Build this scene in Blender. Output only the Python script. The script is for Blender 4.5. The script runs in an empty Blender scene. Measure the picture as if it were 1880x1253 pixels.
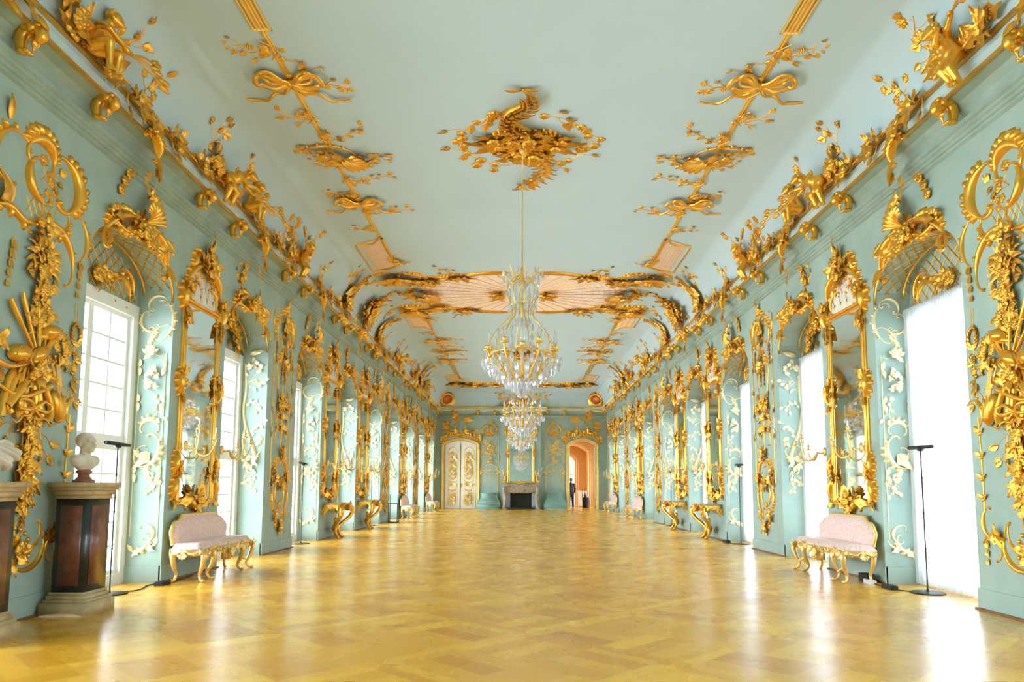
import bpy, math, random
import numpy as np
from math import pi, sin, cos, radians
from mathutils import Vector, Matrix

scene = bpy.context.scene
COL = scene.collection
TAU = 2 * pi

# ------------------------------------------------------------------ materials
def lin(r, g, b):
    f = lambda c: (c / 12.92) if c <= .04045 else ((c + .055) / 1.055) ** 2.4
    return (f(r / 255), f(g / 255), f(b / 255), 1)

def mat(name, color, rough=.5, metal=0., noise=0., nscale=6., bump=0., bscale=60., color2=None, coat=0., sheen=0.):
    m = bpy.data.materials.new(name); m.use_nodes = True
    nt = m.node_tree; b = nt.nodes['Principled BSDF']
    b.inputs['Base Color'].default_value = color
    b.inputs['Roughness'].default_value = rough
    b.inputs['Metallic'].default_value = metal
    b.inputs['Coat Weight'].default_value = coat
    b.inputs['Sheen Weight'].default_value = sheen
    tc = nt.nodes.new('ShaderNodeTexCoord')
    if noise or color2:
        n = nt.nodes.new('ShaderNodeTexNoise'); n.inputs['Scale'].default_value = nscale
        n.inputs['Detail'].default_value = 6; n.inputs['Roughness'].default_value = .6
        nt.links.new(tc.outputs['Object'], n.inputs['Vector'])
        r = nt.nodes.new('ShaderNodeValToRGB')
        c2 = color2 or tuple(max(0, c * (1 - noise)) for c in color[:3]) + (1,)
        r.color_ramp.elements[0].position = .32; r.color_ramp.elements[1].position = .68
        r.color_ramp.elements[0].color = c2; r.color_ramp.elements[1].color = color
        nt.links.new(n.outputs['Fac'], r.inputs['Fac'])
        nt.links.new(r.outputs['Color'], b.inputs['Base Color'])
    if bump:
        n2 = nt.nodes.new('ShaderNodeTexNoise'); n2.inputs['Scale'].default_value = bscale; n2.inputs['Detail'].default_value = 4
        nt.links.new(tc.outputs['Object'], n2.inputs['Vector'])
        bp = nt.nodes.new('ShaderNodeBump'); bp.inputs['Strength'].default_value = bump; bp.inputs['Distance'].default_value = .02
        nt.links.new(n2.outputs['Fac'], bp.inputs['Height'])
        nt.links.new(bp.outputs['Normal'], b.inputs['Normal'])
    return m

def node(nt, typ, **kw):
    n = nt.nodes.new(typ)
    for k, v in kw.items(): setattr(n, k, v)
    return n

def mth(nt, op, a, b=None, c=None):
    n = nt.nodes.new('ShaderNodeMath'); n.operation = op
    for i, x in enumerate((a, b, c)):
        if x is None: continue
        if isinstance(x, (int, float)): n.inputs[i].default_value = x
        else: nt.links.new(x, n.inputs[i])
    return n.outputs[0]

MT = {}
MT['gold'] = mat('gilding', lin(255, 192, 72), .28, .8, noise=.22, nscale=5, bump=.12, bscale=90)
MT['gold_pale'] = mat('pale_gilding', lin(255, 218, 130), .32, .6, noise=.2, nscale=6, bump=.1, bscale=90)
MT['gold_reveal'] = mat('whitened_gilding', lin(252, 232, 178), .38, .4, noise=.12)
MT['gold_bright'] = mat('bright_gilding', lin(255, 208, 100), .28, .75, noise=.15)
MT['silver_gold'] = mat('worn_pale_gilding', lin(238, 224, 180), .35, .45, noise=.15)
MT['wall'] = mat('green_wall', lin(168, 188, 174), .75, color2=lin(151, 172, 158), nscale=1.6, bump=.05, bscale=25)
MT['ceiling'] = mat('pale_green_plaster', lin(190, 211, 213), .85, noise=.04, nscale=.7)
MT['cornice'] = mat('cornice_green', lin(164, 183, 167), .6, color2=lin(144, 163, 147), nscale=3)
MT['cornice_pale'] = mat('pale_cornice_roll', lin(186, 206, 204), .45, noise=.05)
MT['pink_lattice'] = None
MT['white'] = mat('white_paint', lin(240, 240, 232), .4, noise=.03)
MT['door_white'] = mat('ivory_paint', lin(236, 226, 204), .4, noise=.05)
MT['pink'] = None
MT['black'] = mat('black_metal', lin(28, 28, 30), .4, .3, noise=.2)
MT['black_rubber'] = mat('black_rubber', lin(22, 22, 22), .6, noise=.2)
MT['marble_white'] = mat('white_marble', lin(236, 226, 210), .35, color2=lin(206, 188, 164), nscale=7)
MT['marble_red'] = mat('red_marble', lin(140, 84, 62), .3, color2=lin(96, 52, 42), nscale=9, coat=.3)
MT['marble_dark'] = mat('dark_green_marble', lin(44, 50, 46), .3, color2=lin(24, 28, 28), nscale=10, coat=.3)
MT['stone_cream'] = mat('cream_stone', lin(206, 184, 138), .45, color2=lin(176, 150, 104), nscale=9)
MT['socle_red'] = mat('red_socle_marble', lin(176, 112, 82), .35, color2=lin(136, 78, 58), nscale=14)
MT['mantel'] = mat('veined_mantel_marble', lin(206, 190, 160), .3, color2=lin(150, 134, 104), nscale=7)
MT['firebox_dark'] = mat('dark_firebox_face', lin(36, 38, 26), .8, noise=.3)  # dark tone of the flat slab in the fireplace opening
MT['green_chest'] = mat('sea_green_paint', lin(134, 172, 156), .45, noise=.08)
MT['skin'] = mat('skin', lin(200, 150, 120), .5, noise=.05)
MT['cloth_black'] = mat('black_cloth', lin(22, 23, 28), .85, noise=.2)
MT['hair'] = mat('dark_hair', lin(60, 46, 36), .7, noise=.2)
MT['ochre'] = mat('ochre_wall', lin(204, 146, 66), .7, noise=.12, nscale=2)
MT['ochre_pale'] = mat('pale_ochre_frame', lin(230, 186, 116), .5, noise=.08)
MT['candle'] = mat('candle_wax', lin(240, 234, 214), .5, noise=.03)
MT['grey_cloth'] = mat('grey_umbrella_cloth', lin(150, 152, 156), .7, noise=.1)
MT['plastic_white'] = mat('white_plastic', lin(228, 228, 224), .4, noise=.02)

def mat_lattice():
    m = mat('pink_trellis_ground', lin(246, 228, 214), .6, noise=.06, nscale=4)
    return m
MT['pink_lattice'] = mat_lattice()

def mat_damask():
    m = bpy.data.materials.new('pink_damask'); m.use_nodes = True
    nt = m.node_tree; b = nt.nodes['Principled BSDF']
    tc = node(nt, 'ShaderNodeTexCoord')
    v = node(nt, 'ShaderNodeTexVoronoi'); v.inputs['Scale'].default_value = 22
    nt.links.new(tc.outputs['Object'], v.inputs['Vector'])
    w = node(nt, 'ShaderNodeTexNoise'); w.inputs['Scale'].default_value = 28; w.inputs['Detail'].default_value = 3
    nt.links.new(tc.outputs['Object'], w.inputs['Vector'])
    s = mth(nt, 'MULTIPLY', v.outputs['Distance'], w.outputs['Fac'])
    r = node(nt, 'ShaderNodeValToRGB')
    r.color_ramp.elements[0].position = .17; r.color_ramp.elements[0].color = lin(230, 190, 178)
    r.color_ramp.elements[1].position = .27; r.color_ramp.elements[1].color = lin(238, 206, 192)
    nt.links.new(s, r.inputs['Fac']); nt.links.new(r.outputs['Color'], b.inputs['Base Color'])
    b.inputs['Roughness'].default_value = .55; b.inputs['Sheen Weight'].default_value = .2
    return m
MT['pink'] = mat_damask()

def mat_glassy(name, tint, gloss=.12, rough=.02):
    m = bpy.data.materials.new(name); m.use_nodes = True
    nt = m.node_tree; nt.nodes.clear()
    o = node(nt, 'ShaderNodeOutputMaterial'); mx = node(nt, 'ShaderNodeMixShader')
    t = node(nt, 'ShaderNodeBsdfTransparent'); t.inputs['Color'].default_value = tint
    g = node(nt, 'ShaderNodeBsdfGlossy'); g.inputs['Roughness'].default_value = rough
    f = node(nt, 'ShaderNodeFresnel'); f.inputs['IOR'].default_value = 1.5
    fac = mth(nt, 'ADD', f.outputs[0], gloss)
    nt.links.new(fac, mx.inputs[0]); nt.links.new(t.outputs[0], mx.inputs[1]); nt.links.new(g.outputs[0], mx.inputs[2])
    nt.links.new(mx.outputs[0], o.inputs[0])
    return m
MT['pane'] = mat_glassy('window_glass', (.97, .99, 1, 1), 0., .01)
def mat_crystal():
    m = mat_glassy('cut_crystal', (.97, .985, 1, 1), .30, .08); nt = m.node_tree
    o = [n for n in nt.nodes if n.type == 'OUTPUT_MATERIAL'][0]; first = o.inputs[0].links[0].from_socket
    d = node(nt, 'ShaderNodeBsdfTranslucent'); d.inputs['Color'].default_value = (.95, .97, 1, 1); d2 = node(nt, 'ShaderNodeBsdfDiffuse'); d2.inputs['Color'].default_value = (.95, .97, 1, 1)
    a = node(nt, 'ShaderNodeMixShader'); nt.links.new(d.outputs[0], a.inputs[1]); nt.links.new(d2.outputs[0], a.inputs[2])
    b = node(nt, 'ShaderNodeMixShader'); b.inputs[0].default_value = .32; nt.links.new(first, b.inputs[1]); nt.links.new(a.outputs[0], b.inputs[2]); nt.links.new(b.outputs[0], o.inputs[0])
    return m
MT['crystal'] = mat_crystal()
MT['case_glass'] = mat_glassy('clear_glass', (.95, .97, .97, 1), .06, .03)

def mat_mirror():
    m = bpy.data.materials.new('old_mirror_glass'); m.use_nodes = True
    nt = m.node_tree; b = nt.nodes['Principled BSDF']
    tc = node(nt, 'ShaderNodeTexCoord')
    n = node(nt, 'ShaderNodeTexNoise'); n.inputs['Scale'].default_value = 3.5; n.inputs['Detail'].default_value = 8
    nt.links.new(tc.outputs['Object'], n.inputs['Vector'])
    r = node(nt, 'ShaderNodeValToRGB')
    r.color_ramp.elements[0].position = .28; r.color_ramp.elements[0].color = (.45, .5, .47, 1)
    r.color_ramp.elements[1].position = .36; r.color_ramp.elements[1].color = (.80, .86, .84, 1)
    nt.links.new(n.outputs['Fac'], r.inputs['Fac']); nt.links.new(r.outputs['Color'], b.inputs['Base Color'])
    b.inputs['Metallic'].default_value = 1; b.inputs['Roughness'].default_value = .03
    return m
MT['mirror'] = mat_mirror()

def mat_curtain():
    m = bpy.data.materials.new('sheer_white_curtain'); m.use_nodes = True
    nt = m.node_tree; nt.nodes.clear()
    o = node(nt, 'ShaderNodeOutputMaterial'); mx = node(nt, 'ShaderNodeMixShader'); mx.inputs[0].default_value = .5
    d = node(nt, 'ShaderNodeBsdfDiffuse'); d.inputs['Color'].default_value = (.93, .94, .95, 1)
    t = node(nt, 'ShaderNodeBsdfTranslucent'); t.inputs['Color'].default_value = (.60, .63, .67, 1)
    tc = node(nt, 'ShaderNodeTexCoord')
    n = node(nt, 'ShaderNodeTexNoise'); n.inputs['Scale'].default_value = 300
    nt.links.new(tc.outputs['Object'], n.inputs['Vector'])
    bp = node(nt, 'ShaderNodeBump'); bp.inputs['Strength'].default_value = .05
    nt.links.new(n.outputs['Fac'], bp.inputs['Height']); nt.links.new(bp.outputs['Normal'], d.inputs['Normal'])
    nt.links.new(d.outputs[0], mx.inputs[1]); nt.links.new(t.outputs[0], mx.inputs[2]); nt.links.new(mx.outputs[0], o.inputs[0])
    return m
MT['curtain'] = mat_curtain()

def mat_parquet():
    m = bpy.data.materials.new('oak_panel_parquet'); m.use_nodes = True
    nt = m.node_tree; b = nt.nodes['Principled BSDF']
    tc = node(nt, 'ShaderNodeTexCoord')
    mp = node(nt, 'ShaderNodeMapping'); mp.inputs['Rotation'].default_value = (0, 0, radians(45))
    nt.links.new(tc.outputs['Object'], mp.inputs['Vector'])
    sx = node(nt, 'ShaderNodeSeparateXYZ'); nt.links.new(mp.outputs[0], sx.inputs[0])
    A = 1.55; X, Y = sx.outputs[0], sx.outputs[1]
    xs = mth(nt, 'DIVIDE', X, A); ys = mth(nt, 'DIVIDE', Y, A)
    cx = mth(nt, 'FLOOR', xs); cy = mth(nt, 'FLOOR', ys)
    fx = mth(nt, 'SUBTRACT', xs, cx); fy = mth(nt, 'SUBTRACT', ys, cy)
    # frame strip round each panel
    ex = mth(nt, 'MINIMUM', fx, mth(nt, 'SUBTRACT', 1., fx)); ey = mth(nt, 'MINIMUM', fy, mth(nt, 'SUBTRACT', 1., fy))
    e = mth(nt, 'MINIMUM', ex, ey)
    frame = mth(nt, 'LESS_THAN', e, .075)
    framedir = mth(nt, 'LESS_THAN', ex, ey)        # strip runs along y
    # inside: basket of blocks, a quarter panel each
    gx = mth(nt, 'FLOOR', mth(nt, 'MULTIPLY', mth(nt, 'SUBTRACT', fx, .075), 2 / .85))
    gy = mth(nt, 'FLOOR', mth(nt, 'MULTIPLY', mth(nt, 'SUBTRACT', fy, .075), 2 / .85))
    chk = mth(nt, 'MODULO', mth(nt, 'ADD', mth(nt, 'ADD', gx, gy), 20.), 2.)
    dirn = mth(nt, 'ADD', mth(nt, 'MULTIPLY', frame, framedir), mth(nt, 'MULTIPLY', mth(nt, 'SUBTRACT', 1., frame), chk))
    lx = mth(nt, 'FLOOR', mth(nt, 'MULTIPLY', mth(nt, 'SUBTRACT', fx, .075), 6 / .85))
    ly = mth(nt, 'FLOOR', mth(nt, 'MULTIPLY', mth(nt, 'SUBTRACT', fy, .075), 6 / .85))
    pl = mth(nt, 'ADD', mth(nt, 'MULTIPLY', lx, dirn), mth(nt, 'MULTIPLY', ly, mth(nt, 'SUBTRACT', 1., dirn)))
    cmb = node(nt, 'ShaderNodeCombineXYZ')
    nt.links.new(mth(nt, 'ADD', mth(nt, 'MULTIPLY', cx, 13.), mth(nt, 'ADD', gx, mth(nt, 'MULTIPLY', dirn, .37))), cmb.inputs[0])
    nt.links.new(mth(nt, 'ADD', mth(nt, 'MULTIPLY', cy, 17.), gy), cmb.inputs[1])
    nt.links.new(mth(nt, 'ADD', pl, mth(nt, 'MULTIPLY', frame, 31.)), cmb.inputs[2])
    wn = node(nt, 'ShaderNodeTexWhiteNoise'); nt.links.new(cmb.outputs[0], wn.inputs['Vector'])
    # grain stretched along the plank
    cg = node(nt, 'ShaderNodeCombineXYZ')
    nt.links.new(mth(nt, 'MULTIPLY', X, mth(nt, 'ADD', 2., mth(nt, 'MULTIPLY', dirn, 38.))), cg.inputs[0])
    nt.links.new(mth(nt, 'MULTIPLY', Y, mth(nt, 'SUBTRACT', 40., mth(nt, 'MULTIPLY', dirn, 38.))), cg.inputs[1])
    gn = node(nt, 'ShaderNodeTexNoise'); gn.inputs['Scale'].default_value = 1.; gn.inputs['Detail'].default_value = 3
    nt.links.new(cg.outputs[0], gn.inputs['Vector'])
    fac = mth(nt, 'ADD', mth(nt, 'MULTIPLY', wn.outputs['Value'], .5),
              mth(nt, 'ADD', mth(nt, 'MULTIPLY', gn.outputs['Fac'], .10), mth(nt, 'ADD', mth(nt, 'MULTIPLY', dirn, .2), mth(nt, 'MULTIPLY', frame, .14))))
    r = node(nt, 'ShaderNodeValToRGB')
    r.color_ramp.elements[0].position = .05; r.color_ramp.elements[0].color = lin(204, 138, 18)
    r.color_ramp.elements[1].position = .95; r.color_ramp.elements[1].color = lin(248, 196, 60)
    nt.links.new(fac, r.inputs['Fac']); nt.links.new(r.outputs['Color'], b.inputs['Base Color'])
    big = node(nt, 'ShaderNodeTexNoise'); big.inputs['Scale'].default_value = 2.2; big.inputs['Detail'].default_value = 4
    nt.links.new(tc.outputs['Object'], big.inputs['Vector'])
    rr = mth(nt, 'ADD', .20, mth(nt, 'MULTIPLY', big.outputs['Fac'], .14))
    nt.links.new(rr, b.inputs['Roughness'])
    b.inputs['Specular IOR Level'].default_value = .45
    b.inputs['Coat Weight'].default_value = .25; b.inputs['Coat Roughness'].default_value = .2
    bp = node(nt, 'ShaderNodeBump'); bp.inputs['Strength'].default_value = .015; bp.inputs['Distance'].default_value = .01
    nt.links.new(gn.outputs['Fac'], bp.inputs['Height'])
    nt.links.new(bp.outputs['Normal'], b.inputs['Normal'])
    return m
MT['parquet'] = mat_parquet()

# ------------------------------------------------------------------ objects
def tag(o, label=None, cat=None, group=None, kind=None):
    if label: o['label'] = label
    if cat: o['category'] = cat
    if group: o['group'] = group
    if kind: o['kind'] = kind
    return o

def link(name, me, m=None, parent=None, loc=(0, 0, 0), rotz=0.):
    o = bpy.data.objects.new(name, me); COL.objects.link(o)
    if m is not None and me is not None and not me.materials:
        me.materials.append(MT[m] if isinstance(m, str) else m)
    o.location = loc; o.rotation_euler = (0, 0, rotz)
    if parent: o.parent = parent
    return o

def empty(name, loc=(0, 0, 0), rotz=0.):
    o = bpy.data.objects.new(name, None); COL.objects.link(o)
    o.empty_display_size = .1
    o.location = loc; o.rotation_euler = (0, 0, rotz)
    return o

class M:
    """collects geometry; coordinates (u right, v up, w out of the wall) unless used raw"""
    def __init__(s): s.V = []; s.F = []; s.n = 0
    def raw(s, V, F):
        V = np.asarray(V, float).reshape(-1, 3)
        s.V.append(V); s.F.extend([tuple(int(i) + s.n for i in f) for f in F]); s.n += len(V); return s
    def grid(s, P, cu=False, cv=False):
        P = np.asarray(P, float); a, b = P.shape[:2]; F = []
        for i in range(a if cu else a - 1):
            i2 = (i + 1) % a
            for j in range(b if cv else b - 1):
                j2 = (j + 1) % b
                F.append((i * b + j, i2 * b + j, i2 * b + j2, i * b + j2))
        return s.raw(P.reshape(-1, 3), F)
    def merge(s, o, off=(0, 0, 0)):
        if o.n: s.raw(np.concatenate(o.V) + np.array(off), o.F)
        return s
    def arr(s): return np.concatenate(s.V) if s.V else np.zeros((0, 3))
    def mesh(s, name, mode='wall', mirror=False, off=(0, 0, 0), smooth=True, fn=None):
        V = s.arr().copy()
        if mirror: V[:, 0] *= -1
        V = V - np.array(off)
        if mode == 'wall': V = np.stack([V[:, 0], -V[:, 2], V[:, 1]], 1)
        elif mode == 'ceil': V = np.stack([V[:, 0], V[:, 1], -V[:, 2]], 1)
        if fn is not None: V = fn(V)
        me = bpy.data.meshes.new(name)
        flip = mirror != (mode == 'ceil')
        me.from_pydata(V.tolist(), [], [f[::-1] for f in s.F] if flip else s.F)
        if smooth: me.polygons.foreach_set('use_smooth', [True] * len(me.polygons))
        me.update(); return me
    # ---- raw solids (x, y, z)
    def box(s, a, b):
        x0, y0, z0 = a; x1, y1, z1 = b
        V = [(x0, y0, z0), (x1, y0, z0), (x1, y1, z0), (x0, y1, z0), (x0, y0, z1), (x1, y0, z1), (x1, y1, z1), (x0, y1, z1)]
        return s.raw(V, [(0, 3, 2, 1), (4, 5, 6, 7), (0, 1, 5, 4), (1, 2, 6, 5), (2, 3, 7, 6), (3, 0, 4, 7)])
    def lathe(s, prof, c=(0, 0, 0), n=20, sx=1, sy=1):
        P = [[(c[0] + r * cos(TAU * j / n) * sx, c[1] + r * sin(TAU * j / n) * sy, c[2] + z) for j in range(n)] for r, z in prof]
        return s.grid(P, cv=True)
    def tube(s, pts, r, n=8, cap=True):
        P = np.asarray(pts, float); N = len(P)
        r = np.broadcast_to(np.asarray(r, float), (N,)) if np.ndim(r) < 1 else np.asarray(r, float)
        T = np.gradient(P, axis=0); T /= np.linalg.norm(T, axis=1)[:, None] + 1e-9
        a = np.array([0, 0, 1.]) if abs(T[0, 2]) < .9 else np.array([1., 0, 0])
        nrm = np.cross(T[0], a); nrm /= np.linalg.norm(nrm)
        G = []
        for i in range(N):
            nrm = nrm - T[i] * np.dot(nrm, T[i]); nrm /= np.linalg.norm(nrm) + 1e-9
            bn = np.cross(T[i], nrm)
            G.append([P[i] + r[i] * (cos(TAU * j / n) * nrm + sin(TAU * j / n) * bn) for j in range(n)])
        base = s.n
        s.grid(G, cv=True)
        if cap:
            s.F.append(tuple(base + j for j in range(n))[::-1]); s.F.append(tuple(base + (N - 1) * n + j for j in range(n)))
        return s
    def ball(s, c, r, n=8, m=6):
        rx, ry, rz = (r, r, r) if np.ndim(r) == 0 else r
        P = [[(c[0] + rx * sin(pi * (i + .02) / (m + .04)) * cos(TAU * j / n), c[1] + ry * sin(pi * (i + .02) / (m + .04)) * sin(TAU * j / n),
               c[2] - rz * cos(pi * (i + .02) / (m + .04))) for j in range(n)] for i in range(m + 1)]
        return s.grid(P, cv=True)
    # ---- relief elements (u, v, w)
    def sweep(s, path, r, h=None, seg=5, w0=0.):
        P = np.asarray(path, float)
        if P.shape[1] == 2: P = np.c_[P, np.full(len(P), w0)]
        N = len(P); r = np.broadcast_to(np.asarray(r, float), (N,)); h = r if h is None else np.broadcast_to(np.asarray(h, float), (N,))
        T = np.gradient(P[:, :2], axis=0); T /= np.linalg.norm(T, axis=1)[:, None] + 1e-9
        Nn = np.stack([-T[:, 1], T[:, 0]], 1)
        G = np.zeros((N, seg + 1, 3))
        for j in range(seg + 1):
            a = pi * j / seg
            G[:, j, :2] = P[:, :2] + Nn * (r * cos(a))[:, None]
            G[:, j, 2] = P[:, 2] + h * sin(a)
        return s.grid(G)
    def leaf(s, p, ang, L, W, curl=.5, lift=.3, lob=0, nt=6, ns=2, w0=0.):
        t = np.linspace(0, 1, nt + 1); hd = ang + curl * t
        st = L / nt
        c = np.zeros((nt + 1, 2)); c[0] = p[:2]
        for i in range(nt): c[i + 1] = c[i] + st * np.array([cos((hd[i] + hd[i + 1]) / 2), sin((hd[i] + hd[i + 1]) / 2)])
        wd = W * np.sin(pi * np.clip(t, .04, .985) ** .75) ** .8
        if lob: wd = wd * (1 + .28 * np.cos(TAU * lob * t))
        nn = np.stack([-np.sin(hd), np.cos(hd)], 1)
        G = np.zeros((nt + 1, 2 * ns + 1, 3))
        for j in range(-ns, ns + 1):
            q = j / ns
            back = (-.18 * L * abs(q) ** 1.5 * np.sin(pi * t)) if lob else 0 * t
            G[:, j + ns, :2] = c + nn * (wd * q)[:, None] + np.stack([np.cos(hd), np.sin(hd)], 1) * back[:, None]
            G[:, j + ns, 2] = w0 + .012 + lift * L * (np.sin(pi * t * .8) * .55 + .25 * t ** 2) - abs(q) * wd * .45 + (.10 * W * cos(q * pi * 2) if ns > 1 else 0)
        G[:, :, 2] = np.maximum(G[:, :, 2], .002)
        return s.grid(G)
    def flower(s, p, r, n=5, w0=.01, h=.5, ph=0.):
        K = n * 4; prof = [(.06, .55), (.22, .62), (.34, .36), (.62, .60), (.9, .38), (1., .05)]
        G = [[(p[0] + r * q * (1 + (.16 * cos(n * TAU * j / K) if q > .5 else 0)) * cos(TAU * j / K + ph),
               p[1] + r * q * (1 + (.16 * cos(n * TAU * j / K) if q > .5 else 0)) * sin(TAU * j / K + ph),
               w0 + r * h * (z * 1.5 + (.12 * cos(n * TAU * j / K) if q > .5 else 0))) for j in range(K)] for q, z in prof]
        return s.grid(G, cv=True)
    def blob(s, p, rx, ry, ang=0., h=None, w0=0., n=9, m=3):
        h = min(rx, ry) if h is None else h; ca, sa = cos(ang), sin(ang); G = []
        for i in range(m + 1):
            q = cos(pi / 2 * i / m * .97); z = sin(pi / 2 * i / m)
            G.append([(p[0] + ca * rx * q * cos(TAU * j / n) - sa * ry * q * sin(TAU * j / n),
                       p[1] + sa * rx * q * cos(TAU * j / n) + ca * ry * q * sin(TAU * j / n), w0 + h * z) for j in range(n)])
        return s.grid(G, cv=True)
    def shell(s, p, r, ang=pi / 2, spread=2.4, ribs=7, h=.35, r0=.12, w0=0., asp=1.):
        na = ribs * 4; G = []
        for i in range(6):
            q = r0 + (1 - r0) * i / 5
            row = []
            for j in range(na + 1):
                f = j / na; a = ang + (f - .5) * spread; rb = cos(TAU * ribs * f)
                q2 = q * (1 + (.07 * -rb if i == 5 else 0)) * (1 - .12 * abs(f - .5) * 2)
                du, dv = r * q2 * cos(a), r * q2 * sin(a)
                ca, sa = cos(ang), sin(ang); x, y = du * ca + dv * sa, -du * sa + dv * ca; y *= asp
                row.append((p[0] + x * ca - y * sa, p[1] + x * sa + y * ca,
                            w0 + .01 + r * h * (sin(pi * min(q * .62, .5)) * (1 if i < 5 else .92)) * (1 + .10 * -rb * q)))
            G.append(row)
        return s.grid(G)
    def scroll(s, p0, p1, side=1, bend=2.5, curl=.8, r=.03, kind='C', ruffle=0, h=None, w0=0., rl=.9, tip=True, n=20):
        """C- or S-scroll: body from p0 to p1, bulging to `side` (left of travel = +1), volutes at both ends"""
        p0 = np.array(p0[:2], float); p1 = np.array(p1[:2], float)
        kap = np.full(n, bend / n)
        if kind == 'S': kap = np.where(np.arange(n) < n / 2, bend / n, -bend / n) * 1.5
        kap = -side * kap
        nv = 13
        def vol(k0):
            ks = []; ls = []; g = 1.
            for i in range(nv):
                g *= 1.0 + .42 * (10 / nv) * .62
                ls.append(1. / g); ks.append(k0)
            sc = curl * TAU / (abs(k0) * nv) if k0 else 0
            return [k * sc for k in ks], ls
        pts = [np.zeros(2)]; hd = 0.; body = [np.zeros(2)]
        for k in kap:
            hd += k / 2; body.append(body[-1] + np.array([cos(hd), sin(hd)])); hd += k / 2
        k2, l2 = vol(kap[-1]); suf = []; q = body[-1].copy(); hh = hd
        l0 = 1.6
        for k, l in zip(k2, l2):
            hh += k / 2; q = q + l0 * l * np.array([cos(hh), sin(hh)]); hh += k / 2; suf.append(q)
        k2, l2 = vol(kap[0]); pre = []; q = np.zeros(2); hh = 0.
        for k, l in zip(k2, l2):
            hh -= k / 2; q = q - l0 * l * np.array([cos(hh), sin(hh)]); hh -= k / 2; pre.append(q)
        if curl <= 0: pre, suf = [], []
        A = np.array(pre[::-1] + body + suf)
        a, b = body[0], body[-1]; d = b - a; D = p1 - p0
        z = complex(*D) / complex(*d); zz = (A[:, 0] - a[0] + 1j * (A[:, 1] - a[1])) * z
        A = np.stack([zz.real + p0[0], zz.imag + p0[1]], 1)
        N = len(A); npre = len(pre); t = np.arange(N)
        tb = np.clip((t - npre) / max(1, n), 0, 1)
        rad = r * (.42 + .82 * np.sin(pi * tb))
        if npre:
            rad[:npre] *= np.linspace(.8, 1, npre); rad[-len(suf):] *= np.linspace(1, .8, len(suf))
        else:
            rad *= np.clip(np.minimum(tb, 1 - tb) * 6 + .15, 0, 1)
        s.sweep(A, rad, rad * (1.15 if h is None else h / r), w0=w0)
        if tip and npre:
            for q in (A[0], A[-1]): s.blob(q, r * .62, r * .62, h=r * 1.1, w0=w0, n=7, m=2)
        if ruffle:
            for i in range(ruffle):
                f = npre + int(n * (i + .5) / ruffle); f = min(f, N - 2)
                T = A[f + 1] - A[f - 1]; T /= np.linalg.norm(T); Nn = np.array([-T[1], T[0]]) * side
                sz = r * rl * (1.25 + .6 * sin(pi * (i + .5) / ruffle))
                s.blob(A[f] + Nn * (rad[f] * .55 + sz * .45), sz * 1.0, sz * .55, math.atan2(Nn[1], Nn[0]) + .35, h=sz * .55 + rad[f] * .4, w0=w0, n=7, m=2)
        return A

def crv(pts, n=24):
    P = np.asarray(pts, float)
    if len(P) == 2: return P[0] + (P[1] - P[0]) * np.linspace(0, 1, n)[:, None]
    Q = np.vstack([2 * P[0] - P[1], P, 2 * P[-1] - P[-2]]); out = []
    m = len(P) - 1
    for x in np.linspace(0, m - 1e-6, n):
        i = int(x); t = x - i; a, b, c, d = Q[i:i + 4]
        out.append(.5 * (2 * b + (c - a) * t + (2 * a - 5 * b + 4 * c - d) * t * t + (3 * b - a - 3 * c + d) * t ** 3))
    return np.array(out)

def grapes(m, p, s, ang=-pi / 2, w0=0.):
    d = np.array([cos(ang), sin(ang)]); e = np.array([-d[1], d[0]])
    for k, n in enumerate((2, 3, 3, 2, 1)):
        for i in range(n):
            q = np.array(p[:2]) + d * s * .2 * k + e * s * .22 * (i - (n - 1) / 2)
            m.blob(q, s * .13, s * .13, h=s * .22, w0=w0, n=6, m=2)

def vine(m, pts, n=8, size=.07, seed=0, r=.008, fl=.3, tend=.35, spread=1., w0=0., gr=0.):
    R = random.Random(seed); P = crv(pts, max(12, n * 3)); m.sweep(P, r, w0=w0, seg=4)
    for i in range(n):
        f = (i + .6) / n; k = min(len(P) - 2, int(f * (len(P) - 1))); T = P[k + 1] - P[k]; a = math.atan2(T[1], T[0])
        sd = 1 if i % 2 else -1; q = P[k]; b = a + sd * R.uniform(.5, 1.2)
        if R.random() < tend:
            L = size * R.uniform(1.2, 2.4) * spread; e = q[:2] + L * np.array([cos(b), sin(b)]); md = (q[:2] + e) / 2 + size * .3 * np.array([-sin(b), cos(b)]) * sd
            m.sweep(crv([q[:2], md, e], 7), r * .7, w0=w0, seg=4)
            q = e
        x = R.random()
        if x < fl: m.flower(q, size * R.uniform(.5, .75), R.choice((5, 6)), w0=w0, ph=R.random() * 6)
        elif x < fl + gr: grapes(m, q, size * 1.7, w0=w0)
        else:
            m.leaf(q, b, size * R.uniform(1., 1.5), size * R.uniform(.35, .5), sd * R.uniform(-.4, .8), .35, lob=R.choice((0, 3)), w0=w0)
            if R.random() < .6: m.leaf(q, b + sd * 1.0, size * R.uniform(.7, 1.1), size * .35, -sd * .5, .35, w0=w0)
    return m

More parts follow.
